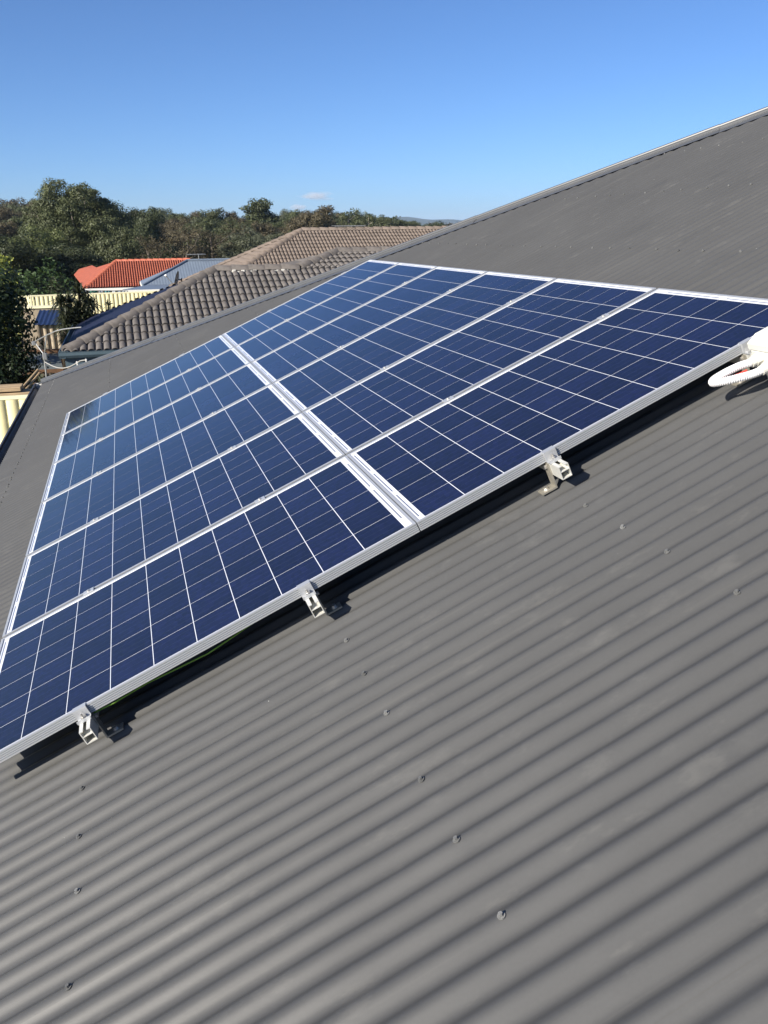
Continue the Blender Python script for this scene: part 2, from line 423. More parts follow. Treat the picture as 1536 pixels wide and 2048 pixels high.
# roof screws: hex heads with washers on the crests, one row to each batten
b = MB(); b.cyl((0, 0, 0), (0, 0, 0.0025), 0.0085, n=12); b.cyl((0, 0, 0.0025), (0, 0, 0.0085), 0.0058, 0.0052, n=6)
screw_me = b.mesh('roof_screw', M['screw'])
rows_u = [-0.54, 0.345, 1.26, 2.165, 3.07, 3.985, 4.92, 5.83, 6.72, 7.6]
spots = []
for u in rows_u:
    step = (4, 3, 3)
    kk = 0; idx = -40
    while True:
        v = PH + idx*PITCH; idx += step[kk % 3]; kk += 1
        if v > VH: break
        if v < -2.4 or u > u_top(v) - 0.22: continue
        if 0.02 < v < 6.02 and -0.02 < u < 3.30: continue       # nobody sees those below the panels
        spots.append((u + random.uniform(-.006, .006), v))
        if u < -0.4 and v > 4:
            spots.append((u + random.uniform(-.004, .004), v + 2*PITCH))
spots.sort(key=lambda s: (s[0]-CU)**2 + (s[1]-CV)**2)
rest = MB()
for i, (u, v) in enumerate(spots):
    hh = float(crest_h(np.float64(v)) + lump(np.float64(u), np.float64(v)))
    tilt = Matrix.Rotation(random.uniform(-.10, .10), 4, 'X') @ Matrix.Rotation(random.uniform(-.10, .10), 4, 'Y') @ Matrix.Rotation(random.uniform(0, 1), 4, 'Z')
    T = Matrix.Translation(roof_e) @ Matrix.Rotation(-TH, 4, 'Y') @ Matrix.Translation((u, v, hh)) @ tilt
    if i < 280: place('roof_screw', screw_me, house, mat=T)
    else: rest.cyl(T @ Vector((0, 0, 0)), T @ Vector((0, 0, 0.008)), 0.008, 0.005, n=6)
if len(spots) > 280: tag(rest.build('roof_screws', M['screw'], house), kind='stuff')

# hip capping along the far edge, ridge capping on top, other faces of the roof
A_, B_ = W(UE-0.01, VH, HR), W(UR, VH-(UR-UE)*hipk, HR)
hipdir = (B_-A_).normalized(); nroof = D(0, 0, 1)
nhip = Vector((0, ST, CT))
side_in = nroof.cross(hipdir); side_in = side_in if side_in.y < 0 else -side_in
side_out = hipdir.cross(nhip); side_out = side_out if side_out.y > 0 else -side_out
upv = (nroof + nhip).normalized()
def capping(a, b, si, so, upv, name):
    # wing, rolled top, wing: a folded sheet 2 mm thick
    prof = []
    prof += [si*0.150 + nroof*0.003, si*0.120 + nroof*0.0055, si*0.022 + upv*0.014]
    for k in range(9):
        an = math.pi*(-0.15 + 1.3*k/8)
        prof.append(upv*(0.026+0.019*math.sin(an)) + (si-so).normalized()*(0.019*math.cos(an)))
    prof += [so*0.022 + upv*0.014, so*0.148 + upv*0.004, so*0.150 - upv*0.010]
    m = MB(); A = [m.bm.verts.new(a+p) for p in prof]; B = [m.bm.verts.new(b+p) for p in prof]
    for i in range(len(prof)-1): m.bm.faces.new((A[i], B[i], B[i+1], A[i+1]))
    return m.build(name, M['capping'], house)
Lh = (B_-A_).length
nseg = 5
for k in range(nseg):                                            # capping lengths, each lapping the one below
    capping(A_ + hipdir*(Lh*k/nseg), A_ + hipdir*(Lh*(k+1)/nseg + (0.06 if k < nseg-1 else 0)) + upv*0.003, side_in, side_out, upv, 'hip_capping')
rp = W(UR, 0, HR)
m = MB()
YN = V_NEAR; YH = VH-(UR-UE)*hipk; zR = W(UR, 0, HR).z; xR = W(UR, 0, HR).x; xE = W(UE, 0, HR).x; zE = W(UE, 0, HR).z
xO = 2*xR - xE
m.poly([(xR, YN, zR-.01), (xO, YN, zE-.01), (xO, VH, zE-.01), (xR, YH, zR-.01)], 0.012); m.build('rear_roof_face', M['roof'], house)
m = MB(); m.poly([(xE, VH, zE-.012), (xO, VH, zE-.012), (xR, YH, zR-.012)], 0.012); m.build('hip_end_face', M['roof'], house)
m = MB(); m.tube([(xR, YN, zR+.02), (xR, YH+.1, zR+.02)], 0.03, 8)
m.poly([(xR-.15, YN, zR-.05), (xR-.15, YH+.1, zR-.05), (xR, YH+.1, zR+.02), (xR, YN, zR+.02)], .003); m.build('ridge_capping', M['roof'], house)
# gutter along the eave: an open trough with rounded front lip, plus bracket and end stop
def trough(name, a, b, out, mt, w=0.115, h=0.095):
    a, b, out = Vector(a), Vector(b), Vector(out); zz = Vector((0, 0, 1))
    pr = [(0.0, 0.01), (0.0, -h), (w*0.75, -h), (w, -h*0.55), (w, -0.008), (w+0.006, 0.004), (w-0.012, 0.006), (w-0.012, -0.006), (w-0.006, -h*0.5), (w*0.72, -h+0.006), (0.006, -h+0.006), (0.006, 0.01)]
    m = MB(); m.prism(pr, a, b, out, zz); return m
eave = W(UE, 0, HR)
gx0 = eave.x + 0.055
trough('gutter', (gx0, V_NEAR, eave.z-0.035), (gx0, VH+0.06, eave.z-0.035), (-1, 0, 0), M['gutter'], 0.175, 0.10).build('gutter', M['gutter'], house)
m = MB(); m.bb((gx0-.175, VH+.06, eave.z-.135), (gx0+.01, VH+.075, eave.z-.03)); m.build('gutter_end', M['trim'], house)
m = MB(); m.bb((gx0+.002, V_NEAR, eave.z-.24), (gx0+.025, VH-.02, eave.z-.045)); m.build('fascia', M['gutter'], house)
m = MB(); m.bb((gx0+.45, V_NEAR, -0.1), (xO-.5, VH-.45, zE-.16)); m.build('wall', M['wall'], house)
m = MB(); m.bb((gx0+.026, V_NEAR, zE-.16), (xO-.06, VH-.03, zE-.145)); m.build('eave_lining', M['trim'], house)

# ================================================================== THE SOLAR ARRAY
PL, PW, PP = 1.658, 0.992, 1.0138     # panel length up the slope, width along the gutter, pitch
ROWGAP = 0.004; FV = -0.011; FH = 0.035   # where the front starts, frame height
def frame_bar(L, name):
    """grooved extrusion: outer face towards -Y, runs along X from 0 to L, top at z = 0"""
    pr = [(0, 0)]
    for k in range(4):
        z = -0.0050 - k*0.0072
        pr += [(0, z), (0.0034, z-0.0005), (0.0034, z-0.0034), (0, z-0.0039)]
    pr += [(0, -FH), (0.026, -FH), (0.026, -FH+0.0015), (0.0042, -FH+0.0015), (0.0042, -0.008), (0.011, -0.008), (0.011, 0)]
    m = MB(); m.prism(pr, (0, 0, 0), (L, 0, 0), (0, 1, 0), (0, 0, 1))
    return m.mesh(name, M['alu'])
bar_long = frame_bar(PL, 'frame_rail'); bar_short = frame_bar(PW-0.022-0.0004, 'frame_rail')
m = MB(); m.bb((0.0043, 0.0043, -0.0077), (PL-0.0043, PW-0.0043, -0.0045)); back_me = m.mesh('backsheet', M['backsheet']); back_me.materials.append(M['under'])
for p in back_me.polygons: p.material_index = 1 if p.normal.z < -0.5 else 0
CPU, CPV = 0.1585, 0.1580
m = MB(); m.box((0, 0, 0.0003), (CPU-0.0031, CPV-0.0030, 0.0006)); cell_me = m.mesh('solar_cell', M['cell'])
m = MB(); m.box((0, 0, 0.0003), (0.005, 2*CPV-0.05, 0.0006)); ribbon_me = m.mesh('bus_ribbon', M['ribbon'])
mu, mv = (PL-10*CPU)/2, (PW-6*CPV)/2
row_words = ['gutter-side row', 'ridge-side row']
col_words = ['nearest the viewer', 'second from the near end', 'third from the near end', 'fourth from the near end', 'fifth from the near end', 'farthest from the viewer']
for r in range(2):
    for c in range(6):
        u0, v0 = r*(PL+ROWGAP), FV + c*PP
        pn = thing('solar_panel', 'blue solar panel in the %s, %s' % (row_words[r], col_words[c]), 'solar panel',
                   W(u0, v0, 0), ROT_ROOF, 'solar panels on the grey roof')
        place('frame_rail', bar_long, pn, (0, 0, 0))
        place('frame_rail', bar_long, pn, (PL, PW, 0), (0, 0, math.pi))
        place('frame_rail', bar_short, pn, (0, PW-0.0112, 0), (0, 0, -math.pi/2))
        place('frame_rail', bar_short, pn, (PL, 0.0112, 0), (0, 0, math.pi/2))
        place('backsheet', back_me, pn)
        for i in range(10):
            for j in range(6):
                place('solar_cell', cell_me, pn, (mu+(i+.5)*CPU, mv+(j+.5)*CPV, -0.0045))
        for q in range(3):
            place('bus_ribbon', ribbon_me, pn, (mu*0.62, mv+(2*q+1)*CPV, -0.0045))
        for q in range(4):
            place('bus_ribbon', ribbon_me, pn, (PL-mu*0.62, mv+max(.9, min(5.1, 2*q))*CPV, -0.0045), scale=(1, 1 if 0 < q < 3 else .45, 1))

# rails under the panels, with feet bolted to the roof crests
RU = [0.405, 1.225, 2.185, 3.015]
rail_words = ['lowest', 'second lowest', 'second highest', 'highest']
def rail_profile():
    w, t = 0.019, 0.0028
    o = [(-w, 0), (-0.007, 0), (-0.007, -0.004), (-w+t, -0.004), (-w+t, -0.020), (w-t, -0.020), (w-t, -0.004), (0.007, -0.004), (0.007, 0), (w, 0),
         (w, -0.050), (-w, -0.050), (-w, -0.0232), (-w+t, -0.0228), (-w+t, -0.050+t), (w-t, -0.050+t), (w-t, -0.0228), (-w+t, -0.0226), (-w, -0.0224)]
    return o
V0R, V1R = -0.098, 6*PP+0.04
for k, u in enumerate(RU):
    rl = thing('mounting_rail', 'aluminium rail under the panels, %s of the four up the slope' % rail_words[k], 'rail', W(u, V0R, -FH), ROT_ROOF, 'mounting rails of the solar array')
    L = V1R - V0R
    m = MB(); z0, w, t = -0.0005, 0.019, 0.0026
    m.bb((-w, 0, -0.050), (-w+t, L, z0)); m.bb((w-t, 0, -0.050), (w, L, z0))
    m.bb((-w+t, 0, -0.050), (w-t, L, -0.050+t)); m.bb((-w+t, 0, -0.023), (w-t, L, -0.023+t))
    m.bb((-w+t, 0, z0-t), (-0.006, L, z0)); m.bb((0.006, 0, z0-t), (w-t, L, z0))
    m.build('rail_channel', M['mill'], rl)
    sgn = -1 if k in (2, 3) else 1
    for vf in (0.085, 1.45, 2.9, 4.3, 5.6):
        # put the foot on the nearest crest
        vc = PH + round((V0R+vf-PH)/PITCH)*PITCH - V0R
        m = MB(); x = sgn*(0.0195)
        m.bb((x, vc-.02, -0.103), (x+sgn*.005, vc+.02, -0.006)); m.bb((x+sgn*.0052, vc-.02, -0.1035), (x+sgn*.060, vc+.02, -0.0975))
        f = m.build('l_foot', M['foot'], rl)
        m = MB(); m.cyl((x+sgn*.036, vc, -.0974), (x+sgn*.036, vc, -.088), .0085, n=6); m.cyl((x+sgn*.036, vc, -.0974), (x+sgn*.036, vc, -.0950), .0125, n=12)
        m.cyl((x+sgn*.0052, vc, -.020), (x+sgn*.013, vc, -.020), .0075, n=6); m.build('bolt', M['steel'], f)

# clamps between the panels and at the ends
m = MB(); m.bb((-.024, -.019, .0006), (.024, .019, .0036), bev=.0008); m.bb((-.024, -.006, -.030), (.024, .006, .0005)); clamp_me = m.mesh('clamp_block', M['alu'])
m = MB(); m.cyl((0, 0, .0037), (0, 0, .0095), .0065, n=6); m.cyl((0, 0, .0037), (0, 0, .005), .009, n=12); cbolt_me = m.mesh('bolt', M['steel'])
gap_words = ['first', 'second', 'third', 'fourth', 'fifth']
for c in range(5):
    for k, u in enumerate(RU):
        o = thing('mid_clamp', 'silver clamp over the %s rail, bridging the %s panel joint from the near end' % (rail_words[k], gap_words[c]), 'clamp',
                  W(u+random.uniform(-.008, .008), FV+(c+1)*PP-0.011, 0), ROT_ROOF, 'clamps between the solar panels')
        place('clamp_block', clamp_me, o); place('bolt', cbolt_me, o)
def end_clamp_mesh():
    m = MB()
    m.bb((-.023, -.012, .0006), (.023, .012, .0040)); m.bb((-.023, -.0125, -.0345), (.023, -.0006, .0006))
    m.bb((-.023, -.034, -.0349), (.023, -.0126, -.031)); m.bb((-.023, -.036, -.0349), (.023, -.0341, -.023))
    return m.mesh('clamp_block', M['alu'])
ec_me = end_clamp_mesh()
m = MB(); m.cyl((0, -.024, -.0309), (0, -.024, -.021), .0078, n=6); m.cyl((0, -.024, -.0309), (0, -.024, -.029), .0105, n=12); m.cyl((0, -.024, -.021), (0, -.024, -.008), .004, n=8); eb_me = m.mesh('bolt', M['steel'])
for end in (0, 1):
    for k, u in enumerate(RU):
        o = thing('end_clamp', 'silver end clamp on the %s rail at the %s end of the array' % (rail_words[k], ['near', 'far'][end]), 'clamp',
                  W(u, FV if end == 0 else FV+6*PP-0.0218, 0), ROT_ROOF, 'end clamps of the solar array')
        q = place('clamp_block', ec_me, o, rot=(0, 0, math.pi*end)); place('bolt', eb_me, o, rot=(0, 0, math.pi*end))

# isolator box at the upper end of the front edge, with its loop of conduit
iso = thing('isolator_box', 'white isolator box on the upper near corner of the array', 'electrical box', W(2.99, -0.06, -0.085), ROT_ROOF)
m = MB(); m.bb((0, -.135, 0), (.20, 0, .075), bev=.006); m.build('enclosure', M['white_pl'], iso)
m = MB()
lo = [(-.002, -.137, .076), (.202, -.137, .076), (.202, .002, .076), (-.002, .002, .076)]
mi = [(-.002, -.137, .098), (.202, -.137, .098), (.202, .002, .098), (-.002, .002, .098)]
hi = [(.022, -.113, .128), (.178, -.113, .128), (.178, -.022, .128), (.022, -.022, .128)]
vv = [[m.bm.verts.new(p) for p in q] for q in (lo, mi, hi)]
for a, b2 in ((0, 1), (1, 2)):
    for i in range(4): m.bm.faces.new((vv[a][i], vv[a][(i+1) % 4], vv[b2][(i+1) % 4], vv[b2][i]))
m.bm.faces.new(vv[2]); m.bm.faces.new(vv[0][::-1]); lid = m.build('lid', M['white_pl'], iso)
m = MB(); m.cyl((.012, -.1375, .088), (.012, -.141, .088), .005, n=10); m.cyl((.188, -.1375, .088), (.188, -.141, .088), .005, n=10); m.build('lid_screw', M['steel'], lid)
m = MB(); m.cyl((.10, -.0675, .1285), (.10, -.0675, .150), .030, .027, n=20); m.bb((.078, -.074, .150), (.122, -.061, .166), bev=.002); m.build('rotary_switch', M['black'], iso)
for vy, hz in ((-.040, .046), (-.085, .022)):
    m = MB(); m.cyl((-.0005, vy, hz), (-.020, vy, hz), .0215, n=14); m.cyl((-.0205, vy, hz), (-.036, vy, hz), .018, n=14); m.build('conduit_gland', M['white_pl'], iso)
m = MB(); m.bb((.01, -.125, -.004), (.19, -.01, -.001)); m.bb((.02, -.10, -.052), (.05, -.03, -.0045)); m.bb((.14, -.10, -.052), (.17, -.03, -.0045)); m.build('bracket', M['mill'], iso)
def ribbed(name, label, cat, pts, r, mt, n=220):
    pts = [Vector(p) for p in pts]
    def cr(t):
        t = min(t, len(pts)-1.0001); i = int(t); f = t-i
        P = [pts[max(0, min(len(pts)-1, i+d))] for d in (-1, 0, 1, 2)]
        return 0.5*((2*P[1]) + (P[2]-P[0])*f + (2*P[0]-5*P[1]+4*P[2]-P[3])*f*f + (-P[0]+3*P[1]-3*P[2]+P[3])*f**3)
    ps = [cr(i/(n-1)*(len(pts)-1)) for i in range(n)]
    rad = [r*(1.0 if (i//2) % 2 == 0 else 0.86) for i in range(n)]
    m = MB(); m.tube(ps, rad, 12); o = m.build(name, mt, None); tag(o, label, cat); return o
q = lambda x, y, z: W(2.99+x, -0.06+y, -0.085+z)
ribbed('conduit', 'white ribbed conduit looping beside the isolator box', 'conduit',
       [q(-.036, -.085, .022), q(-.075, -.087, .028), q(-.13, -.082, .040), q(-.180, -.068, .050), q(-.200, -.051, .054), q(-.182, -.038, .056), q(-.13, -.034, .056), q(-.075, -.036, .053), q(-.036, -.040, .046)], 0.0145, M['conduit'])
m = MB(); m.tube([q(-.070, -.058, .036), q(-.100, -.059, .038), q(-.140, -.058, .043), q(-.170, -.054, .047), q(-.182, -.048, .050)], .0045, 8); tag(m.build('red_cable', M['red']), 'red cable tucked inside the white conduit loop', 'cable')
# earth wire that sags below the frame of the nearest gutter-side panel
m = MB(); m.tube([W(.43, .004, -.046), W(.50, -.003, -.046), W(.62, .012, -.049), W(.72, .012, -.055), W(.84, .008, -.060), W(.95, .014, -.052), W(1.08, .03, -.044)], .0028, 6)
tag(m.build('earth_wire', M['greenwire']), 'green and yellow earth wire below the front panel edge', 'cable')

# ================================================================== TILED ROOFS
def tile_profile(x, col, amp, fr=0.84):
    """barrel and pan"""
    f = (x/col) % 1.0
    return np.where(f < fr, amp*np.abs(np.sin(np.pi*np.minimum(f, fr)/fr))**0.5, -0.010)
def clip(me, poly):
    """cut a mesh lying in the (a, b) plane to a convex polygon (counter-clockwise)"""
    bm = bmesh.new(); bm.from_mesh(me)
    n = len(poly)
    for i in range(n):
        p, q2 = Vector((*poly[i], 0)), Vector((*poly[(i+1) % n], 0)); d = q2-p
        nr = Vector((d.y, -d.x, 0))
        bmesh.ops.bisect_plane(bm, geom=bm.verts[:]+bm.edges[:]+bm.faces[:], plane_co=p, plane_no=nr, clear_outer=True)
    bm.to_mesh(me); bm.free(); return me
def tiled_mesh(name, mt, a0, a1, b0, b1, col=0.15, gauge=0.32, amp=0.035, step=0.022, per=7, bar=0.84):
    xs = []
    k = math.floor(a0/col)
    fr = np.concatenate([(bar/2*(1-np.cos(np.linspace(0, np.pi, per)))), [bar+.02, .985]])
    while k*col < a1:
        xs += [(k+f)*col for f in fr]; k += 1
    xs = np.array([x for x in xs if a0 <= x <= a1]); prof = tile_profile(xs, col, amp, bar)
    V, F = [], []; base = 0; n = len(xs)
    j = math.floor(b0/gauge)
    while j*gauge < b1:
        lo, hi = j*gauge, (j+1)*gauge
        V += [np.stack([xs, np.full(n, lo), prof+step*.48], -1), np.stack([xs, np.full(n, lo), prof+step], -1), np.stack([xs, np.full(n, hi+.05), prof-0.004], -1)]
        i = np.arange(n-1)
        for s in (0, 1): F.append(np.stack([base+s*n+i, base+s*n+i+1, base+(s+1)*n+i+1, base+(s+1)*n+i], -1))
        base += 3*n; j += 1
    return mesh_np(name, np.concatenate(V), np.concatenate(F), mt)
def basis(O, E, U_):
    """matrix with X = E (along the eave), Y = U_ (up the slope), Z = out"""
    E, U_ = Vector(E).normalized(), Vector(U_); U_ = (U_-E*U_.dot(E)).normalized(); N = E.cross(U_)
    return Matrix(((E.x, U_.x, N.x, O[0]), (E.y, U_.y, N.y, O[1]), (E.z, U_.z, N.z, O[2]), (0, 0, 0, 1)))
def face_poly(Mx, pts):
    inv = Mx.inverted(); return [tuple((inv @ Vector(p)).xy) for p in pts]
def tiled_face(name, parent, mt, pts, **kw):
    """pts: eave left, eave right, then the rest counter-clockwise seen from outside"""
    P = [Vector(p) for p in pts]
    Mx = basis(P[0], P[1]-P[0], P[-1]-P[0]); pl = face_poly(Mx, P)
    a = [p[0] for p in pl]; bb_ = [p[1] for p in pl]
    me = clip(tiled_mesh(name, mt, min(a), max(a), min(bb_), max(bb_), **kw), pl)
    o = place(name, me, parent, mat=Mx); tag(o, kind='stuff'); return o
def individual_tiles(parent, mt, pts, visible, col=0.15, gauge=0.32, amp=0.035, step=0.022, limit=290, rest_name='roof_tiles'):
    P = [Vector(p) for p in pts]
    Mx = basis(P[0], P[1]-P[0], P[-1]-P[0]); pl = face_poly(Mx, P)
    tw = 2*col
    def one(nm='roof_tile'):
        fr = np.array([0, .025, .12, .28, .42, .56, .72, .815, .84, .86, .985]); xs = np.concatenate([fr*col, (fr+1)*col]); pr = tile_profile(xs, col, amp); n = len(xs)
        V = np.concatenate([np.stack([xs, np.zeros(n), pr+step*.48], -1), np.stack([xs, np.zeros(n), pr+step], -1), np.stack([xs, np.full(n, gauge+.05), pr-.004], -1)])
        i = np.arange(n-1)
        F = np.concatenate([np.stack([s*n+i, s*n+i+1, (s+1)*n+i+1, (s+1)*n+i], -1) for s in (0, 1)])
        return V, F
    V, F = one(); shared = mesh_np('roof_tile', V, F, mt)
    def inside(x, y):
        for i in range(len(pl)):
            p, q2 = pl[i], pl[(i+1) % len(pl)]
            if (q2[0]-p[0])*(y-p[1]) - (q2[1]-p[1])*(x-p[0]) < -1e-6: return False
        return True
    amin, amax = min(p[0] for p in pl), max(p[0] for p in pl); bmax = max(p[1] for p in pl)
    rows = []
    for j in range(int(math.ceil(bmax/gauge))):
        for i in range(int(math.floor(amin/tw)), int(math.ceil(amax/tw))):
            x, y = i*tw, j*gauge
            cs = [inside(x+s*tw, y+t*gauge) for s in (.02, .5, .98) for t in (.02, .5, .98)]
            if not any(cs): continue
            ctr = Mx @ Vector((x+tw/2, y+gauge/2, .03))
            rows.append((not visible(ctr), (ctr-cam_pos).length, x, y, all(cs)))
    rows.sort()
    RV, RF, base = [], [], 0
    for idx, (hid, dist, x, y, full) in enumerate(rows):
        jx, jz, jr = random.uniform(-.003, .003), random.uniform(-.002, .004), random.uniform(-.012, .012)
        if idx < limit and not hid:
            if full:
                T = Mx @ Matrix.Translation((x+jx, y, jz)) @ Matrix.Rotation(jr, 4, 'X')
                place('roof_tile', shared, parent, mat=T)
            else:
                me = clip(mesh_np('roof_tile', V+np.array([x, y, 0]), F, mt), pl)
                if len(me.polygons): place('roof_tile', me, parent, mat=Mx)
        else:
            RV.append(V+np.array([x+jx, y, jz])); RF.append(F+base); base += len(V)
    if RV:
        me = clip(mesh_np(rest_name, np.concatenate(RV), np.concatenate(RF), mt), pl)
        tag(place(rest_name, me, parent, mat=Mx), kind='stuff')
def ridge_caps(parent, a, b, mt, left_n, r=0.135, L=0.40, name='ridge_tile', lift=0.035, width=1.0):
    """overlapping half-round caps from a up to b"""
    a, b = Vector(a), Vector(b); d = (b-a); n = max(1, round(d.length/L)); L = d.length/n; d.normalize()
    side = d.cross(Vector((0, 0, 1))).normalized(); upn = side.cross(d)
    V, F = [], []; ns = 9
    for k, (t, rr, z) in enumerate(((0, r*1.08, 0.022), (L*1.12, r, 0.0))):
        for i in range(ns):
            an = math.pi*i/(ns-1); V.append(Vector((math.cos(an)*rr*width, t, math.sin(an)*rr*0.85+z)))
    for i in range(ns-1): F.append((i, i+1, ns+i+1, ns+i))
    # thickness at the exposed lower end
    for i in range(ns):
        an = math.pi*i/(ns-1); V.append(Vector((math.cos(an)*(r-.03)*width, 0.0, math.sin(an)*(r-.03)*0.85+0.0)))
    for i in range(ns-1): F.append((2*ns+i, 2*ns+i+1, i+1, i))
    me = bpy.data.meshes.new(name); me.from_pydata(V, [], F); me.materials.append(mt)
    for p in me.polygons: p.use_smooth = p.index < ns-1
    Bm = Matrix(((side.x, d.x, upn.x, 0), (side.y, d.y, upn.y, 0), (side.z, d.z, upn.z, 0), (0, 0, 0, 1)))
    for k in range(n):
        p = a + d*(L*k) + upn*(lift-r*0.38)
        place(name, me, parent, mat=Matrix.Translation(p) @ Bm @ Matrix.Rotation(random.uniform(-.02, .02), 4, 'Z') @ Matrix.Rotation(random.uniform(-.02, .02), 4, 'X'))
def walls(parent, x0, x1, y0, y1, zb, zt, mt):
    m = MB(); m.bb((x0, y0, zb), (x1, y1, zt)); return m.build('wall', mt, parent)

def ribbed_face(name, parent, mt, pts, pitch=0.15, amp=0.008):
    P = [Vector(p) for p in pts]; Mx = basis(P[0], P[1]-P[0], P[-1]-P[0]); pl = face_poly(Mx, P)
    a0, a1 = min(p[0] for p in pl), max(p[0] for p in pl); b0, b1 = min(p[1] for p in pl), max(p[1] for p in pl)
    n = max(4, int((a1-a0)/pitch*6)); xs = np.linspace(a0, a1, n+1); z = amp*(.5+.5*np.cos(2*np.pi*xs/pitch))
    V = np.concatenate([np.stack([xs, np.full(n+1, b0), z], -1), np.stack([xs, np.full(n+1, b1), z], -1)])
    i = np.arange(n); F = np.stack([i, i+1, n+1+i+1, n+1+i], -1)
    me = clip(mesh_np(name, V, F, mt, True), pl); return place(name, me, parent, mat=Mx)
# ---- neighbour's house with grey tiles, just beyond the hip
n1 = thing('house', 'brick veneer house with weathered grey tile roof just beyond the hip', 'house', (0, 0, 0))
n1['label'] = 'house with weathered grey tile roof just beyond our hip'
c0 = at(128, 706, 18.2); w1, t1 = 3.35, 0.405
X0, Y0, ZE1 = c0.x, c0.y, c0.z
XR1 = X0 + 13.0
f_el, f_er = Vector((X0, Y0, ZE1)), Vector((XR1, Y0, ZE1))
r_l, r_r = Vector((X0+w1, Y0+w1, ZE1+w1*t1)), Vector((XR1-w1, Y0+w1, ZE1+w1*t1))
def beyond_hip(P):
    x, y = pix(P)
    if not (-20 < x < 1556): return False
    # where our own hip covers the view
    yh = 765 + (x-80)*(455-765)/(900-80)
    return y < yh + 14
individual_tiles(n1, M['tile_grey'], [f_el, f_er, r_r, r_l], beyond_hip, amp=.040, step=.034, limit=240)
bk_l, bk_r = Vector((X0, Y0+2*w1, ZE1)), Vector((XR1, Y0+2*w1, ZE1))
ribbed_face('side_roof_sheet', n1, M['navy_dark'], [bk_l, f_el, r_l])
tiled_face('back_roof_tiles', n1, M['tile_grey'], [bk_r, bk_l, r_l, r_r], per=4)
tiled_face('right_roof_tiles', n1, M['tile_grey'], [f_er, bk_r, r_r], per=4)
ridge_caps(n1, f_el+Vector((.05, .05, .02)), r_l, M['cap_grey'], 0, name='hip_tile')
wB = 1.25
sB = Vector((CX + (at(599, 558, 10).x-CX)/10*(r_l.y-CY), r_l.y, r_l.z))
ridge_caps(n1, r_l, sB - Vector((.05, 0, 0)), M['cap_grey'], 0)
# the taller wing to the right: its front slope carries on above the ridge, a hip climbs from the ridge end
tBp = sB + Vector((wB, wB, wB*0.27)); wing_r = tBp + Vector((5.5, 0, 0)); lowB = sB + Vector((5.5+wB, 0, 0))
individual_tiles(n1, M['tile_grey'], [sB, lowB, wing_r, tBp], beyond_hip, amp=.040, step=.034, limit=55, rest_name='wing_roof_tiles')
tiled_face('wing_left_tiles', n1, M['tile_grey'], [sB+Vector((0, 2*wB, 0)), sB, tBp], per=5)
ridge_caps(n1, sB, tBp, M['cap_grey'], 0, name='hip_tile'); ridge_caps(n1, tBp, wing_r, M['cap_grey'], 0)
m = MB(); m.poly([sB+Vector((0, 0, -.05)), tBp+Vector((0, 0, -.05)), wing_r+Vector((0, 0, -.05)), lowB+Vector((0, 0, -.05))], 0.01)
m.poly([tBp+Vector((0, 0, -.05)), sB+Vector((0, 2*wB, -.05)), lowB+Vector((0, 2*wB, -.05)), wing_r+Vector((0, 0, -.05))], 0.01)
m.poly([f_el+Vector((.05, .03, -.05)), f_er+Vector((-.05, .03, -.05)), r_r+Vector((0, 0, -.06)), r_l+Vector((0, 0, -.06))], 0.01)
m.build('roof_deck', M['black'], n1)
# pale pointing mortar at the ridge ends
for (x, y, z, n) in ((r_l.x+.35, r_l.y-.12, r_l.z-.02, 7), (sB.x-.62, r_l.y-.14, r_l.z-.03, 4)):
    m = MB()
    for k in range(n):
        m.box((x+k*.10+random.uniform(-.02, .02), y+random.uniform(-.03, .02), z+random.uniform(-.035, .01)), (.09, .05, random.uniform(.04, .09)), bev=.012)
    m.build('mortar', M['mortar'], n1)
trough('gutter', (X0-.10, Y0+.03, ZE1+.02), (XR1+.1, Y0+.03, ZE1+.02), (0, -1, 0), M['fascia_teal'], .125, .12).build('gutter', M['fascia_teal'], n1)
trough('gutter', (X0+.03, Y0-.08, ZE1+.02), (X0+.03, Y0+2*w1+.1, ZE1+.02), (-1, 0, 0), M['fascia_teal'], .125, .12).build('gutter', M['fascia_teal'], n1)
m = MB(); m.bb((X0, Y0+.032, ZE1-.28), (XR1, Y0+.055, ZE1-.02)); m.bb((X0+.032, Y0+.056, ZE1-.28), (X0+.055, Y0+2*w1, ZE1-.02)); m.build('fascia', M['fascia_teal'], n1)
m = MB(); m.bb((X0+.056, Y0+.056, ZE1-.29), (XR1-.05, Y0+2*w1-.05, ZE1-.27)); m.build('eave_lining', M['greysheet'], n1)
walls(n1, X0+.5, XR1-.5, Y0+.5, Y0+2*w1-.5, -.1, ZE1-.292, M['wall'])

# ---- larger tan-tiled house further back
n2 = thing('house', 'house with large tan tiled hip roof and roof antenna', 'house', (0, 0, 0))
T2 = at(603, 461, 38); w2, t2 = 5.3, 0.46
XE2 = T2.x - w2; XR2 = T2.x + 13; ZE2 = T2.z - w2*t2
a_, b_, c_, d_ = Vector((XE2, T2.y-w2, ZE2)), Vector((XR2+w2, T2.y-w2, ZE2)), Vector((XR2, T2.y, T2.z)), T2.copy()
e_, f_ = Vector((XE2, T2.y+w2, ZE2)), Vector((XR2+w2, T2.y+w2, ZE2))
def vis2(P):
    x, y = pix(P); return 380 < x < 880 and y < 765 + (x-80)*(455-765)/(900-80) and y < 556
individual_tiles(n2, M['tile_tan'], [a_, b_, c_, d_], vis2, amp=.045, step=.03, limit=300)
tiled_face('left_roof_tiles', n2, M['tile_tan'], [e_, a_, d_], amp=.016, step=.016, per=5)
tiled_face('back_roof_tiles', n2, M['tile_tan'], [f_, e_, d_, c_], per=4); tiled_face('right_roof_tiles', n2, M['tile_tan'], [b_, f_, c_], per=4)
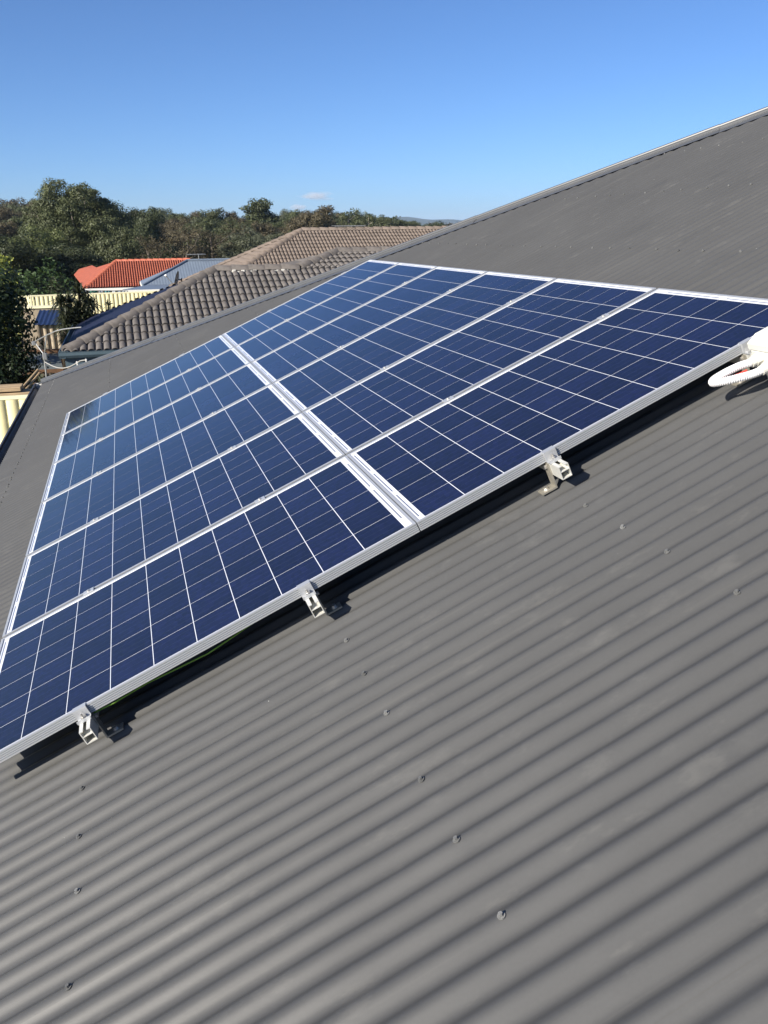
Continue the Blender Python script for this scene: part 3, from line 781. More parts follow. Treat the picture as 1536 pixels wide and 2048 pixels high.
m = MB(); dn = Vector((0, 0, -.05)); m.poly([a_+dn, b_+dn, c_+dn, d_+dn], .01); m.poly([e_+dn, a_+dn, d_+dn], .01); m.build('roof_deck', M['black'], n2)
ridge_caps(n2, a_, d_, M['tile_tan'], 0, name='hip_tile', r=.14); ridge_caps(n2, e_, d_, M['tile_tan'], 0, name='hip_tile', r=.14); ridge_caps(n2, d_, c_, M['tile_tan'], 0, r=.14)
m = MB(); m.bb((XE2-.03, T2.y-w2, ZE2-.20), (XE2, T2.y+w2, ZE2-.01)); m.bb((XE2, T2.y-w2-.03, ZE2-.20), (XR2+w2, T2.y-w2, ZE2-.01)); m.build('fascia', M['trim'], n2)
walls(n2, XE2+.5, XR2+w2-.5, T2.y-w2+.5, T2.y+w2-.5, -.6, ZE2-.02, M['wall'])

# ---- blue-grey steel roof
n3 = thing('house', 'house with blue-grey corrugated steel hip roof beside the orange roof', 'house', (0, 0, 0))
T3 = at(374, 522, 52); w3, t3 = 2.6, 0.44; XE3 = T3.x-w3; ZE3 = T3.z-w3*t3; XR3 = T3.x+7
a3, b3, c3, d3 = Vector((XE3, T3.y-w3, ZE3)), Vector((XR3+w3, T3.y-w3, ZE3)), Vector((XR3, T3.y, T3.z)), T3.copy()
e3, f3 = Vector((XE3, T3.y+w3, ZE3)), Vector((XR3+w3, T3.y+w3, ZE3))
ribbed_face('front_roof_sheet', n3, M['blue_roof'], [a3, b3, c3, d3]); ribbed_face('left_roof_sheet', n3, M['blue_roof'], [e3, a3, d3], amp=.006)
ribbed_face('back_roof_sheet', n3, M['blue_roof'], [f3, e3, d3, c3]); ribbed_face('right_roof_sheet', n3, M['blue_roof'], [b3, f3, c3])
m = MB(); m.tube([a3+Vector((0, 0, .03)), d3+Vector((0, 0, .04)), c3+Vector((0, 0, .04))], .07, 6); m.build('hip_capping', M['blue_roof'], n3)
m = MB(); m.bb((XE3-.03, T3.y-w3, ZE3-.16), (XE3, T3.y+w3, ZE3-.005)); m.bb((XE3, T3.y-w3-.03, ZE3-.16), (XR3+w3, T3.y-w3, ZE3-.005)); m.build('fascia', M['trim'], n3)
walls(n3, XE3+.4, XR3+w3-.4, T3.y-w3+.4, T3.y+w3-.4, -1.4, ZE3-.01, M['trim'])
p1, p2, p3, p4 = at(250, 579, 47), at(372, 579, 47), at(372, 563, 49.5), at(290, 570, 49.5)
pl_ = at(300, 569, 49.4); pr_ = at(420, 569, 49.4)
qa, qb = at(245, 579, 46.6), at(420, 579, 46.6)
m = MB(); m.poly([qa, qb, pr_, pl_], .03); m.build('verandah_roof', M['blue_roof'], n3)
m = MB(); m.bb((qa.x, qa.y-.03, qa.z-.19), (qb.x, qa.y-.002, qa.z-.035)); m.build('verandah_fascia', M['trim'], n3)
for x in np.linspace(qa.x+.2, qb.x-.2, 4):
    m = MB(); m.bb((x-.05, qa.y+.02, -1.0), (x+.05, qa.y+.12, qa.z-.04)); m.build('verandah_post', M['trim'], n3)

# ---- orange terracotta roof
n4 = thing('house', 'house with bright orange terracotta tile roof behind the far fence', 'house', (0, 0, 0))
T4 = at(232, 522.5, 64); T4r = T4 + Vector((4.9, 0, 0))
FC = at(170, 577, 59.7); FR = Vector((T4r.x+2.4, FC.y, FC.z))
BC = at(147, 556, 67.5)
tiled_face('front_roof_tiles', n4, M['tile_red'], [FC, FR, T4r, T4], amp=.070, step=.03, col=.155, per=6, bar=.60)
BK = Vector((T4.x-.9, T4.y+3.6, FC.z+.35))
lf = [at(148, 549, 69), FC, T4, at(193, 535, 66.5)]
m = MB(); m.poly([p+Vector((0, 0, -.05)) for p in (FC, FR, T4r, T4)], .01); m.build('roof_deck', M['brown'], n4)
m = MB(); m.poly(lf, .05); m.build('left_roof_face', M['tile_red'], n4)
w_r = at(184, 530.5, 69.5); w_l = at(158, 538, 70.5)
m = MB(); m.poly([at(193, 535, 66.6), w_r, w_l, at(148, 549, 69.1)], .05); m.build('wing_roof_face', M['tile_red'], n4)
m = MB(); m.poly([T4, T4r, T4r+Vector((2, 5, -1.6)), w_r+Vector((1, 3, -1))], .05); m.build('rear_roof_face', M['tile_red'], n4)
ridge_caps(n4, FC, T4, M['tile_red'], 0, name='hip_tile', r=.15); ridge_caps(n4, T4, T4r, M['tile_red'], 0, r=.15)
walls(n4, FC.x+.5, FR.x-.5, FC.y+.5, FC.y+6, -2.4, FC.z-.05, M['wall'])
m = MB(); m.bb((FC.x, FC.y-.12, FC.z-.16), (FR.x, FC.y-.01, FC.z-.01)); m.build('gutter', M['trim'], n4)

# dish and antennas
def rod(m, a, b, r): return m.cyl(a, b, r, n=6)
dp = at(356, 559, 40.2)
dish = thing('satellite_dish', 'dark satellite dish seen nearly edge-on above the grey hip tiles', 'satellite dish', dp); dish.scale = (1.2, 1.2, 1.2)
m = MB(); ax = Vector((-.97, -.15, .28)).normalized(); qd = ax.to_track_quat('Z', 'Y').to_matrix().to_4x4()
rings = []
for k in range(5):
    rr = .30*k/4; rings.append([m.bm.verts.new(qd @ Vector((rr*.92*math.cos(2*math.pi*i/18), rr*math.sin(2*math.pi*i/18), .55*rr*rr))) for i in range(18)] if k else [m.bm.verts.new((0, 0, 0))])
for i in range(18): m.bm.faces.new((rings[0][0], rings[1][i], rings[1][(i+1) % 18]))
for k in range(1, 4):
    for i in range(18): m.bm.faces.new((rings[k][i], rings[k+1][i], rings[k+1][(i+1) % 18], rings[k][(i+1) % 18]))
ret = bmesh.ops.solidify(m.bm, geom=m.bm.faces[:], thickness=.012)
m.build('reflector', M['darkdish'], dish, True)
m = MB(); rod(m, qd @ Vector((0, -.28, .04)), Vector((-.42, -.05, .14)), .014); m.build('feed_arm', M['galv'], dish)
m = MB(); m.cyl((-.46, -.05, .13), (-.40, -.05, .17), .04, n=8); m.build('feed_horn', M['trim'], dish)
m = MB(); rod(m, (.02, 0, 0), (.13, .03, -.02), .022); rod(m, (.13, .03, .05), (.13, .03, -.42), .022); m.build('mount', M['darkdish'], dish)
def antenna(label, base, h, boom, els, ydir, loc_par=None):
    t = thing('tv_antenna', label, 'antenna', base)
    m = MB(); rod(m, (0, 0, -.1), (0, 0, h), .022); m.build('mast', M['galv'], t)
    bd = Vector(ydir).normalized(); pd = Vector((-bd.y, bd.x, 0))
    m = MB(); rod(m, bd*boom[0]+Vector((0, 0, h)), bd*boom[1]+Vector((0, 0, h)), .018); m.build('boom', M['galv'], t)
    for k in range(els):
        f = boom[0]+(boom[1]-boom[0])*(k+.3)/els; L = .55-.025*k
        m = MB(); rod(m, bd*f-pd*L+Vector((0, 0, h+.022)), bd*f+pd*L+Vector((0, 0, h+.022)), .008); m.build('element', M['galv'], t)
    return t
antenna('thin tv antenna on the tan roof ridge against the trees', at(703, 465, 38), .26, (-.75, .62), 9, (1, .12, 0))
antenna('small tv antenna on the blue-grey roof ridge', at(398, 523, 52), .38, (-.62, .42), 5, (1, .2, 0))
vp_ = at(864, 467, 37.9); m = MB(); m.cyl(vp_+Vector((0, 0, -.1)), vp_+Vector((0, 0, .12)), .04, n=8); tag(m.build('vent_pipe', M['cream']), 'short yellowish vent pipe at the right end of the tan ridge', 'pipe')

# ================================================================== FENCES, SHED AND YARD
def steel_fence(label, a, b, h, group=None, pitch=0.19, bay=2.37):
    """ribbed sheets between posts, with rails top and bottom"""
    a, b = Vector(a), Vector(b); d = (b-a); L = d.length; d.normalize()
    t = thing('fence', label, 'fence', a, (0, 0, math.atan2(d.y, d.x)), group)
    nb = max(1, round(L/bay)); bl = L/nb; nr = max(3, int(bl/pitch)); pt = bl/nr
    V, F = [], []; xs = []
    for k in range(nr):
        for fx, y in ((0, 0), (.03, .012), (.08, .012), (.11, 0)): xs.append(((k+fx)*pt, y))
    xs.append((bl, 0)); n = len(xs)
    for z in (.05, h-.03): V += [(x, y-.018, z) for x, y in xs]
    F = [(i, i+1, n+i+1, n+i) for i in range(n-1)]
    me = mesh_np('fence_sheet', V, F, M['cream'])
    m = MB(); m.bb((0.03, -.026, h-.06), (bl-.03, .026, h)); rt = m.mesh('top_rail', M['cream_rail'])
    m = MB(); m.bb((0.03, -.024, 0), (bl-.03, .024, .05)); rb = m.mesh('bottom_rail', M['cream_rail'])
    m = MB(); m.bb((-.029, -.029, -.3), (.029, .029, h+.01)); ps = m.mesh('post', M['cream_rail'])
    for k in range(nb):
        place('fence_sheet', me, t, (k*bl, 0, 0)); place('top_rail', rt, t, (k*bl, 0, 0)); place('bottom_rail', rb, t, (k*bl, 0, 0))
    for k in range(nb+1): place('post', ps, t, (k*bl, 0, 0))
    return t
fa = at(-60, 792, 15.6); fa.x = -12.0
steel_fence('cream ribbed steel fence below the gutter at the left edge', (fa.x, at(30, 791, 15.6).y, 0), (2.6, at(30, 791, 15.6).y, 0), at(30, 791, 15.6).z)
fl, fr = at(62, 592, 39.5), at(345, 588, 41)
steel_fence('long cream ribbed steel fence in front of the orange roofed house', (fl.x-5, fl.y, fl.z-1.8), (fr.x+4, fr.y, fr.z-1.8), 1.8, pitch=.17)
# low lit ledge in front of that fence
la, lb = at(62, 613, 36.5), at(122, 611, 36.5)
bench = thing('garden_ledge', 'cream garden ledge in front of the far fence left of the spiky plants', 'ledge', (0, 0, 0))
m = MB(); m.bb((la.x-.5, la.y-.25, la.z-.06), (lb.x+.2, la.y+.45, la.z)); m.build('top_slab', M['cream_rail'], bench)
m = MB(); m.bb((la.x-.45, la.y-.2, -.1), (lb.x+.15, la.y+.4, la.z-.062)); m.build('plinth', M['shedwall'], bench)

shed = thing('garden_shed', 'small beige garden shed with navy blue ribbed roof', 'shed', (0, 0, 0))
s0, s1 = at(72, 648, 26), at(150, 648, 26); sr = at(72, 621, 28.2)
zt_ = s0.z
ribbed_face('roof_sheet', shed, M['navy_roof'], [s0+Vector((-.05, -.12, -.02)), s1+Vector((.1, -.12, -.02)), Vector((s1.x+.1, sr.y, sr.z)), Vector((s0.x-.05, sr.y, sr.z))], pitch=.12, amp=.02)
V, F, xs = [], [], []
k = 0
while s0.x + k*.17 < s1.x:
    for fx, y in ((0, 0), (.62, 0), (.68, .04), (.94, .04)): xs.append((s0.x+(k+fx)*.17, y))
    k += 1
n = len(xs); V = [(x, s0.y+y, z) for z in (-.1, zt_-.05) for x, y in xs]; F = [(i, i+1, n+i+1, n+i) for i in range(n-1)]
place('front_wall', mesh_np('front_wall', V, F, M['shedwall']), shed)
m = MB(); m.bb((s0.x, s0.y+.05, -.1), (s0.x+.04, sr.y-.1, zt_)); m.bb((s1.x-.04, s0.y+.05, -.1), (s1.x, sr.y-.1, zt_)); m.bb((s0.x+.05, sr.y-.14, -.1), (s1.x-.05, sr.y-.1, sr.z-.06)); m.build('side_wall', M['shedwall'], shed)

lean = thing('low_lean_to', 'low grey sheet lean-to with rusty brown edge below the shed', 'lean-to', (0, 0, 0))
l0, l1 = at(40, 741, 21.5), at(127, 741, 21.5); l2 = at(62, 707, 23.0); l3 = at(119, 707, 23.0)
m = MB(); m.poly([l0, l1, l3, l2], .02); m.build('roof_sheet', M['greysheet'], lean)
m = MB(); m.bb((l0.x, l0.y-.05, l0.z-.09), (l1.x, l0.y-.005, l0.z-.0)); m.build('edge_board', M['brown'], lean)
m = MB(); m.bb((l2.x-.2, l2.y+.02, l2.z-.02), (l3.x+.6, l2.y+.08, l2.z+.08)); m.build('back_beam', M['brown'], lean)
for x, y, z in ((l0.x+.1, l0.y+.03, l0.z-.09), (l1.x-.1, l0.y+.03, l0.z-.09), (l2.x, l2.y, l2.z-.03), (l3.x, l2.y, l2.z-.03)):
    m = MB(); m.bb((x-.05, y, -.1), (x+.05, y+.09, z)); m.build('post', M['brown'], lean)

# timber stack behind the boundary fence
st = thing('timber_stack', 'stack of weathered planks behind the cream boundary fence', 'timber stack', (0, 0, 0))
tb = at(8, 790, 17.0)
for k in range(12):
    for j in range(2):
        z = tb.z + .05 - .11*k
        if z < .05: break
        x0 = tb.x - 2.0 + random.uniform(-.1, .1); x1 = at(44 if k < 1 else 62, 780, 17).x + random.uniform(-.05, .05)
        m = MB(); m.bb((x0, tb.y+j*.24, z), (x1, tb.y+j*.24+.21, z+.085 if k else z+.075), bev=.006); m.build('plank', M['timber'], st)
for i, (p_, q_) in enumerate((((44, 776, 17.6), (72, 744, 18.2)), ((56, 774, 17.7), (76, 750, 18.3)))):
    a, b = at(*p_), at(*q_); dr = (b-a)
    a2 = a - dr*1.6
    m = MB(); m.cyl(a2, b+dr*.15, .022, n=8)
    tag(m.build('timber_pole', M['timber']), ['thicker of two grey poles leaning over the plank stack', 'thinner brown pole leaning over the plank stack'][i], 'pole')

# galvanised mast with bent arm beside our far gutter corner, and its cable
mast = thing('service_mast', 'galvanised mast with bent pipe arm beyond the far gutter corner', 'mast', Vector((at(87, 760, 15.1).x, at(87, 760, 15.1).y, 0)))
o_ = mast.location
def loc(px, py, dd): return at(px, py, dd) - o_
m = MB(); m.cyl((0, 0, 0), loc(88, 709, 15.1), .014, n=8); m.build('pole', M['galv'], mast)
m = MB(); m.tube([loc(88, 709, 15.1), loc(79, 697, 15.2), loc(71, 686, 15.3)], .011, 6); m.tube([loc(89, 709, 15.1), loc(91, 690, 15.0), loc(92.5, 672, 15.0)], .011, 6); m.build('brace', M['galv'], mast)
m = MB(); m.tube([loc(66, 686, 15.35), loc(72, 682, 15.3), loc(92, 671, 15.0), loc(112, 662, 14.8), loc(126, 658.5, 14.7), loc(150, 655.5, 14.5), loc(163, 654.5, 14.4)], .010, 8); m.build('arm', M['galv'], mast)
m = MB(); m.box(loc(90, 713, 15.1), (.07, .07, .11), bev=.01); m.box(loc(67.5, 687, 15.3), (.06, .06, .07), bev=.01); m.build('clamp', M['galv'], mast)
pts = []
for k in range(15):
    t = k/14; pts.append(at(90+t*82, 724 + (2*t)*0 + 13*math.sin(math.pi*min(1, t*1.15))*1.0 - 4*t*t, 15.1-1.2*t))
m = MB(); m.tube(pts, .008, 6); tag(m.build('service_cable', M['cable']), 'pale cable sagging from the mast to the roof edge', 'cable')
# little cable brackets on the roof edge
for i, (x, y) in enumerate(((152, 734), (170, 729))):
    p_ = at(x, y, 13.75); t = thing('cable_bracket', ['left white cable bracket on our far roof edge', 'right white cable bracket on our far roof edge'][i], 'bracket', p_)
    m = MB(); m.box((0, 0, -.03), (.10, .05, .012)); m.box((.02, 0, .02), (.016, .024, .09)); m.build('bracket_plate', M['trim'], t)
    m = MB(); m.cyl((.02, -.02, .07), (.02, .02, .07), .014, n=8); m.build('insulator', M['trim'], t)
# washing behind the far fence
wl = thing('washing_line', 'washing hung below the orange roof behind the far fence', 'washing line', at(200, 590, 44))
o_ = wl.location
m = MB(); rod(m, loc(172, 581, 44), loc(255, 581.5, 44), .012); rod(m, loc(172, 581, 44), loc(172, 640, 44), .03); rod(m, loc(255, 581.5, 44), loc(255, 640, 44), .03); m.build('frame', M['galv'], wl)
for px0, px1, py1, mm in ((176, 196, 589, 'wash_green'), (197, 207, 588, 'wash_white'), (208, 222, 589.5, 'wash_teal'), (224, 232, 588, 'wash_white'), (234, 252, 590, 'wash_grey')):
    if mm not in M: M[mm] = mat(mm, {'wash_green': (.03, .16, .12), 'wash_white': (.8, .8, .8), 'wash_teal': (.08, .25, .27), 'wash_grey': (.25, .28, .33)}[mm], .8)
    a, b = loc(px0, 582, 44), loc(px1, py1+6, 44); nn = 9
    xs = np.linspace(a.x, b.x, nn); V = [(x, a.y+.03*math.sin(i*1.7), z) for z in (a.z, (a.z+b.z)/2, b.z) for i, x in enumerate(xs)]
    F = [(r*nn+i, r*nn+i+1, (r+1)*nn+i+1, (r+1)*nn+i) for r in range(2) for i in range(nn-1)]
    place('cloth', mesh_np('cloth', V, F, M[mm], True), wl)

# ================================================================== TREES AND PLANTS
def leaves_mesh(name, mt, clumps, per, size, seed, aspect=1.0, droop=0.0, fill=0.55):
    """clumps: (centre, radii); leaf-sized quads round each clump, facing mostly outwards"""
    g = np.random.default_rng(seed); Vs = []
    for c, rad in clumps:
        c = np.array(c); rad = np.array(rad) if np.ndim(rad) else np.array([rad]*3)
        n = int(per*(np.prod(rad)**(2/3))*1.0) if per > 0 else int(-per)
        n = max(n, 6)
        d = g.normal(size=(n, 3)); d /= np.linalg.norm(d, axis=1)[:, None]
        rr = g.uniform(fill, 1.0, n)**0.7 * (1+0.18*g.normal(size=n))
        P = c + d*rad*rr[:, None]
        nrm = d*1.5 + g.normal(size=(n, 3))*0.42; nrm /= np.linalg.norm(nrm, axis=1)[:, None]
        t = np.cross(nrm, g.normal(size=(n, 3))); t[:, 2] -= droop; t -= nrm*np.sum(t*nrm, 1)[:, None]; t /= np.linalg.norm(t, axis=1)[:, None]
        b = np.cross(nrm, t); s = size*g.uniform(.6, 1.35, n)[:, None]
        Vs.append(np.stack([P - t*s - b*s*0.15*aspect, P - b*s*.55*aspect + nrm*s*.1, P + t*s, P + b*s*.55*aspect + nrm*s*.1], 1))
    V = np.concatenate(Vs).reshape(-1, 3); F = np.arange(len(V)).reshape(-1, 4)
    return mesh_np(name, V, F, mt)
def skeleton(seed, H, Rr, trunk_r, lean=0.1, nb=7, first=0.3, mt=None, twigs=2):
    g = random.Random(seed); m = MB(); tips = []
    top = Vector((g.uniform(-lean, lean)*H, g.uniform(-lean, lean)*H, H*.82))
    mid = top*.5 + Vector((g.uniform(-.05, .05)*H, g.uniform(-.05, .05)*H, 0))
    m.tube([(0, 0, -.3), mid*.5, mid, (mid+top)/2, top], [trunk_r*1.25, trunk_r, trunk_r*.75, trunk_r*.5, trunk_r*.2], 7)
    tips.append(top)
    for k in range(nb):
        f = first + (.95-first)*(k+g.random()*.6)/nb; base = mid*(f/.5) if f < .5 else mid.lerp(top, (f-.5)/.5)
        an = k*2.4+g.uniform(-.5, .5); L = Rr*g.uniform(.65, 1.0)*(1.15-f*.55)
        tip = base + Vector((math.cos(an)*L, math.sin(an)*L, L*g.uniform(.35, .9)))
        kn = base.lerp(tip, .5) + Vector((g.uniform(-.1, .1)*L, g.uniform(-.1, .1)*L, -.08*L))
        r0 = trunk_r*.45*(1-f*.5)
        m.tube([base, kn, tip], [r0, r0*.6, r0*.2], 5); tips.append(tip)
        for q_ in range(twigs):
            t2 = kn.lerp(tip, g.uniform(.1, .7)); e = t2 + Vector((g.uniform(-1, 1), g.uniform(-1, 1), g.uniform(.1, .9)))*L*.45
            m.tube([t2, e], [r0*.35, r0*.12], 4); tips.append(e)
    return m, tips
def tree_kit(name, seed, H, Rr, leafm, barkm, clump_r, per, size, nb=8, first=.3, droop=.3, extra=4, aspect=.8, twigs=2, fill=.55, squash=.8):
    g = random.Random(seed*13+1)
    m, tips = skeleton(seed, H, Rr, H*.022+.05, nb=nb, first=first, twigs=twigs)
    cl = []
    for t in tips:
        r = clump_r*g.uniform(.7, 1.25); cl.append((tuple(t), (r, r, r*squash)))
        for k in range(extra):
            o2 = Vector((g.uniform(-1, 1), g.uniform(-1, 1), g.uniform(-.7, .8)))*r*1.15; r2 = r*g.uniform(.4, .8); cl.append((tuple(t+o2), (r2, r2, r2*squash)))
    tm, cm_ = m.mesh(name+'_trunk', barkm, True), leaves_mesh(name+'_crown', leafm, cl, per, size, seed, aspect, droop, fill)
    co = np.empty(len(cm_.vertices)*3, dtype=np.float32); cm_.vertices.foreach_get('co', co); co = co.reshape(-1, 3)
    return tm, cm_, float(np.percentile(co[:, 2], 99.7)), float(np.percentile(co[:, 0], 98)-np.percentile(co[:, 0], 2))
def plant_tree(kit, P, s, rz, label, cat='tree', group=None, name='gum_tree', sx=1.0):
    t = thing(name, label, cat, P, (0, 0, rz), group); t.scale = (s*sx, s*sx, s)
    place('trunk', kit[0], t); place('crown', kit[1], t); return t

# the big gum left of centre
def big_gum():
    g = random.Random(5); m = MB(); clumps = []
    m.tube([(0, 0, -.4), (.1, 0, 1.2), (-.1, .1, 2.4)], [.55, .45, .42], 9)
    lobes = []
    n = 34
    for k in range(n):                                   # lobes spread evenly over a dome
        zf = 1 - 1.45*(k+.5)/n; an = k*2.39996 + g.uniform(-.25, .25); rr = math.sqrt(max(0, 1-zf*zf))
        sc = g.uniform(.80, 1.0)
        lobes.append(Vector((math.cos(an)*rr*4.7*sc, math.sin(an)*rr*4.5*sc, 6.1+zf*4.9*sc)))
    for k, c in enumerate(lobes):
        kn = Vector((0, 0, 2.3)).lerp(c, .5) + Vector((g.uniform(-.4, .4), g.uniform(-.4, .4), -.35))
        m.tube([(0, 0, 2.2), kn, c], [.20, .11, .03], 5)
        r = g.uniform(1.25, 1.7); clumps.append((tuple(c), (r, r, r*.78)))
        for q_ in range(14):
            d = Vector((g.gauss(0, 1), g.gauss(0, 1), g.gauss(0.3, 1))).normalized(); r2 = r*g.uniform(.28, .5)
            clumps.append((tuple(c+d*r*g.uniform(.75, 1.0)), (r2, r2, r2*.8)))
        if k % 2 == 0:
            ci = Vector((c.x*.55, c.y*.55, 5.6+(c.z-6.1)*.55)); clumps.append((tuple(ci), (1.6, 1.6, 1.4)))
    return m.mesh('big_gum_trunk', M['bark'], True), leaves_mesh('big_gum_crown', M['leaf_olive'], clumps, 460, .105, 3, .85, .4, .72)
bg = at(163, 545, 95); s_ = 1.0
plant_tree(big_gum(), Vector((bg.x, bg.y, gz1(bg.x, bg.y))), (at(163, 369, 95).z - gz1(bg.x, bg.y))/11.9, .4, 'large spreading gum tree rising highest behind the orange roof')

K = {}
K['olive'] = tree_kit('olive', 11, 10, 3.4, M['leaf_olive'], M['bark'], 1.25, 330, .14, fill=.72)
K['olive2'] = tree_kit('olive_b', 17, 10, 3.0, M['leaf_olive'], M['bark'], 1.05, 330, .14, nb=10, fill=.72)
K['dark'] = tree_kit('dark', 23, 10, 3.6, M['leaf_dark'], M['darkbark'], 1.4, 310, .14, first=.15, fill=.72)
K['brown'] = tree_kit('brown', 31, 10, 3.0, M['leaf_brown'], M['bark'], 1.1, 300, .14, nb=9, fill=.7)
K['brown2'] = tree_kit('brown_b', 37, 10, 3.4, M['leaf_brown'], M['bark'], 1.2, 290, .14, first=.2, fill=.7)
K['grey'] = tree_kit('grey', 41, 10, 3.6, M['leaf_grey'], M['bark'], 1.2, 270, .14, first=.18, fill=.65)
K['tall'] = tree_kit('tall', 47, 10, 1.5, M['leaf_olive'], M['bark'], .75, 220, .15, nb=12, first=.35, fill=.7)
K['airy'] = tree_kit('airy', 53, 10, 3.0, M['leaf_olive'], M['bark'], .75, 85, .18, nb=8, first=.45, extra=3)
K['bare'] = tree_kit('bare', 59, 10, 3.6, M['leaf_brown'], M['scrubbark'], .8, 60, .13, nb=14, first=.12, extra=2, twigs=4)
K['weep'] = tree_kit('weep', 61, 10, 3.4, M['leaf_weep'], M['bark'], 1.2, 220, .12, droop=1.5, first=.25)

def put(kind, px, py_top, dist, width_px=None, label=None, group=None, name='gum_tree', base_z=None):
    P = at(px, py_top, dist); gz_ = gz1(P.x, P.y) if base_z is None else base_z
    H = P.z - gz_; s = H/K[kind][2]
    sx = 1.0
    if width_px: sx = max(.55, min(2.2, width_px/FPX*dist/(s*K[kind][3])))
    return plant_tree(K[kind], Vector((P.x, P.y, gz_)), s, random.uniform(0, 6.28), label, 'tree', group, name, sx)
# named trees
put('tall', 525, 399, 170, 60, 'tall narrow gum tree standing above the treeline left of the small clouds')
put('brown', 632, 414, 150, 78, 'broad brownish gum tree above the left end of the tan ridge')
put('airy', 705, 417, 165, 60, 'open-crowned gum tree directly behind the antenna on the tan ridge')
put('airy', 733, 424, 175, 40, 'thin gum tree right of the open-crowned tree behind the antenna')
put('airy', 788, 433, 200, 70, 'wispy gum tree left of the blue hills')
put('dark', 878, 446, 170, 60, 'dark round tree between the blue hills and our hip')
put('weep', 68, 455, 88, 90, 'yellow-green drooping tree left of the big gum', name='weeping_tree')
put('bare', 360, 452, 92, 110, 'brownish half-bare tree behind the orange ridge')
put('bare', 425, 448, 96, 110, 'twiggy half-bare tree behind the blue-grey roof')
put('bare', 300, 470, 90, 80, 'low half-bare scrub tree right of the big gum')
put('grey', 480, 470, 95, 90, 'grey-green bushy tree left of the tan hip')
put('grey', 540, 468, 100, 90, 'grey-green tree peeping over the tan left slope')
put('dark', 272, 412, 112, 90, 'dark green tree pressed against the right of the big gum')
put('olive', 222, 455, 84, 85, 'low olive tree in front of the right side of the big gum')
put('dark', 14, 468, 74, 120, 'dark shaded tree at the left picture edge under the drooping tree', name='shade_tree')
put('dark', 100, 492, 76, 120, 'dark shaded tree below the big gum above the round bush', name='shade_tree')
# treeline: row behind row
prof_x = [-60, 0, 60, 110, 200, 260, 300, 345, 400, 440, 500, 560, 600, 680, 740, 790, 840, 880, 960, 1100, 1300, 1600]
prof_y = [400, 399, 402, 410, 420, 418, 416, 420, 424, 424, 430, 424, 424, 426, 436, 444, 452, 452, 452, 450, 450, 450]
gtl = 'gum trees of the treeline'
words = {'olive': 'olive gum tree in the crowded distant treeline', 'olive2': 'olive gum tree in the crowded distant treeline', 'dark': 'dark gum tree in the crowded distant treeline', 'brown': 'brownish gum tree in the crowded distant treeline', 'brown2': 'brownish gum tree in the crowded distant treeline', 'grey': 'grey-green gum tree in the crowded distant treeline'}
grp = {'olive': 'olive', 'olive2': 'olive', 'dark': 'dark', 'brown': 'brownish', 'brown2': 'brownish', 'grey': 'grey-green'}
g = random.Random(3)
for (d0, d1, n, drop, x0, x1) in ((190, 280, 46, 0, -60, 960), (140, 180, 34, 18, -60, 700), (112, 135, 24, 40, -40, 600), (300, 420, 30, -3, 560, 1400)):
    for k in range(n):
        px = x0 + (x1-x0)*(k+g.uniform(.1, .9))/n; dd = g.uniform(d0, d1)
        top = np.interp(px, prof_x, prof_y) + drop + g.uniform(-5, 9)
        kd = g.choice(['olive', 'olive', 'olive2', 'brown', 'brown2', 'dark', 'grey'] if px > 120 else ['olive', 'brown', 'brown2', 'grey', 'brown2'])
        put(kd, px, top, dd, None if d0 < 300 else 60, words[kd], grp[kd]+' '+gtl)
# far-off wood that reads as one mass beyond the rows
gg = np.random.default_rng(8); cl = []
for k in range(520):
    dd = gg.uniform(430, 700); px = gg.uniform(-200, 1700); P = at(px, 458, dd); zt = np.interp(px, [-200, 700, 1700], [11, 8, 6])
    r = gg.uniform(2.2, 4.2); cl.append(((P.x, P.y, gz1(P.x, P.y)+gg.uniform(2, zt)), (r, r, r*.9)))
tag(place('far_wood', leaves_mesh('far_wood', M['leaf_brown'], cl, -60, .8, 4)), 'distant wood along the horizon', None, None, 'stuff')

# the tall dark hedge tree at the left edge
def column_kit(seed, r, H, leafm, n=70, size=.055, per=420, zb=.2):
    g = random.Random(seed); cl = []
    for k in range(n):
        an, z = g.uniform(0, 6.28), zb+g.random()*(H-zb); rr = r*(.55+.45*math.sin(math.pi*min(.97, max(.06, z/H))**.7))*g.uniform(.6, 1.0); q_ = g.uniform(.22, .42)
        cl.append(((math.cos(an)*rr, math.sin(an)*rr, z), q_))
    for k in range(14): cl.append(((0, 0, zb+(H-zb)*k/14), r*.62))
    m = MB(); m.tube([(0, 0, -.2), (0, 0, H*.8)], [.12, .04], 7)
    for k in range(10): an = k*2.4; m.tube([(0, 0, H*.08*k), (math.cos(an)*r*.8, math.sin(an)*r*.8, H*.08*k+.5)], [.04, .01], 5)
    return m.mesh('hedge_trunk', M['darkbark']), leaves_mesh('hedge_crown', leafm, cl, per, size, seed, .9, .2, .7)
hp = at(-2, 640, 19.5)
plant_tree(column_kit(71, .95, at(10, 560, 19.5).z, M['leaf_hedge'], n=170, size=.05, per=1000), Vector((hp.x-.22, hp.y, 0)), 1, 0, 'tall dense dark green hedge tree at the left edge', 'tree', None, 'hedge_tree')
lp = at(6, 560, 22)
plant_tree(column_kit(73, .55, at(10, 516, 22).z, M['leaf_lime'], n=70, size=.06, per=330, zb=2.2), Vector((lp.x-.25, lp.y, 0)), 1, 1, 'yellow-green leafy tree top behind the dark hedge tree', 'tree', None, 'leafy_tree')
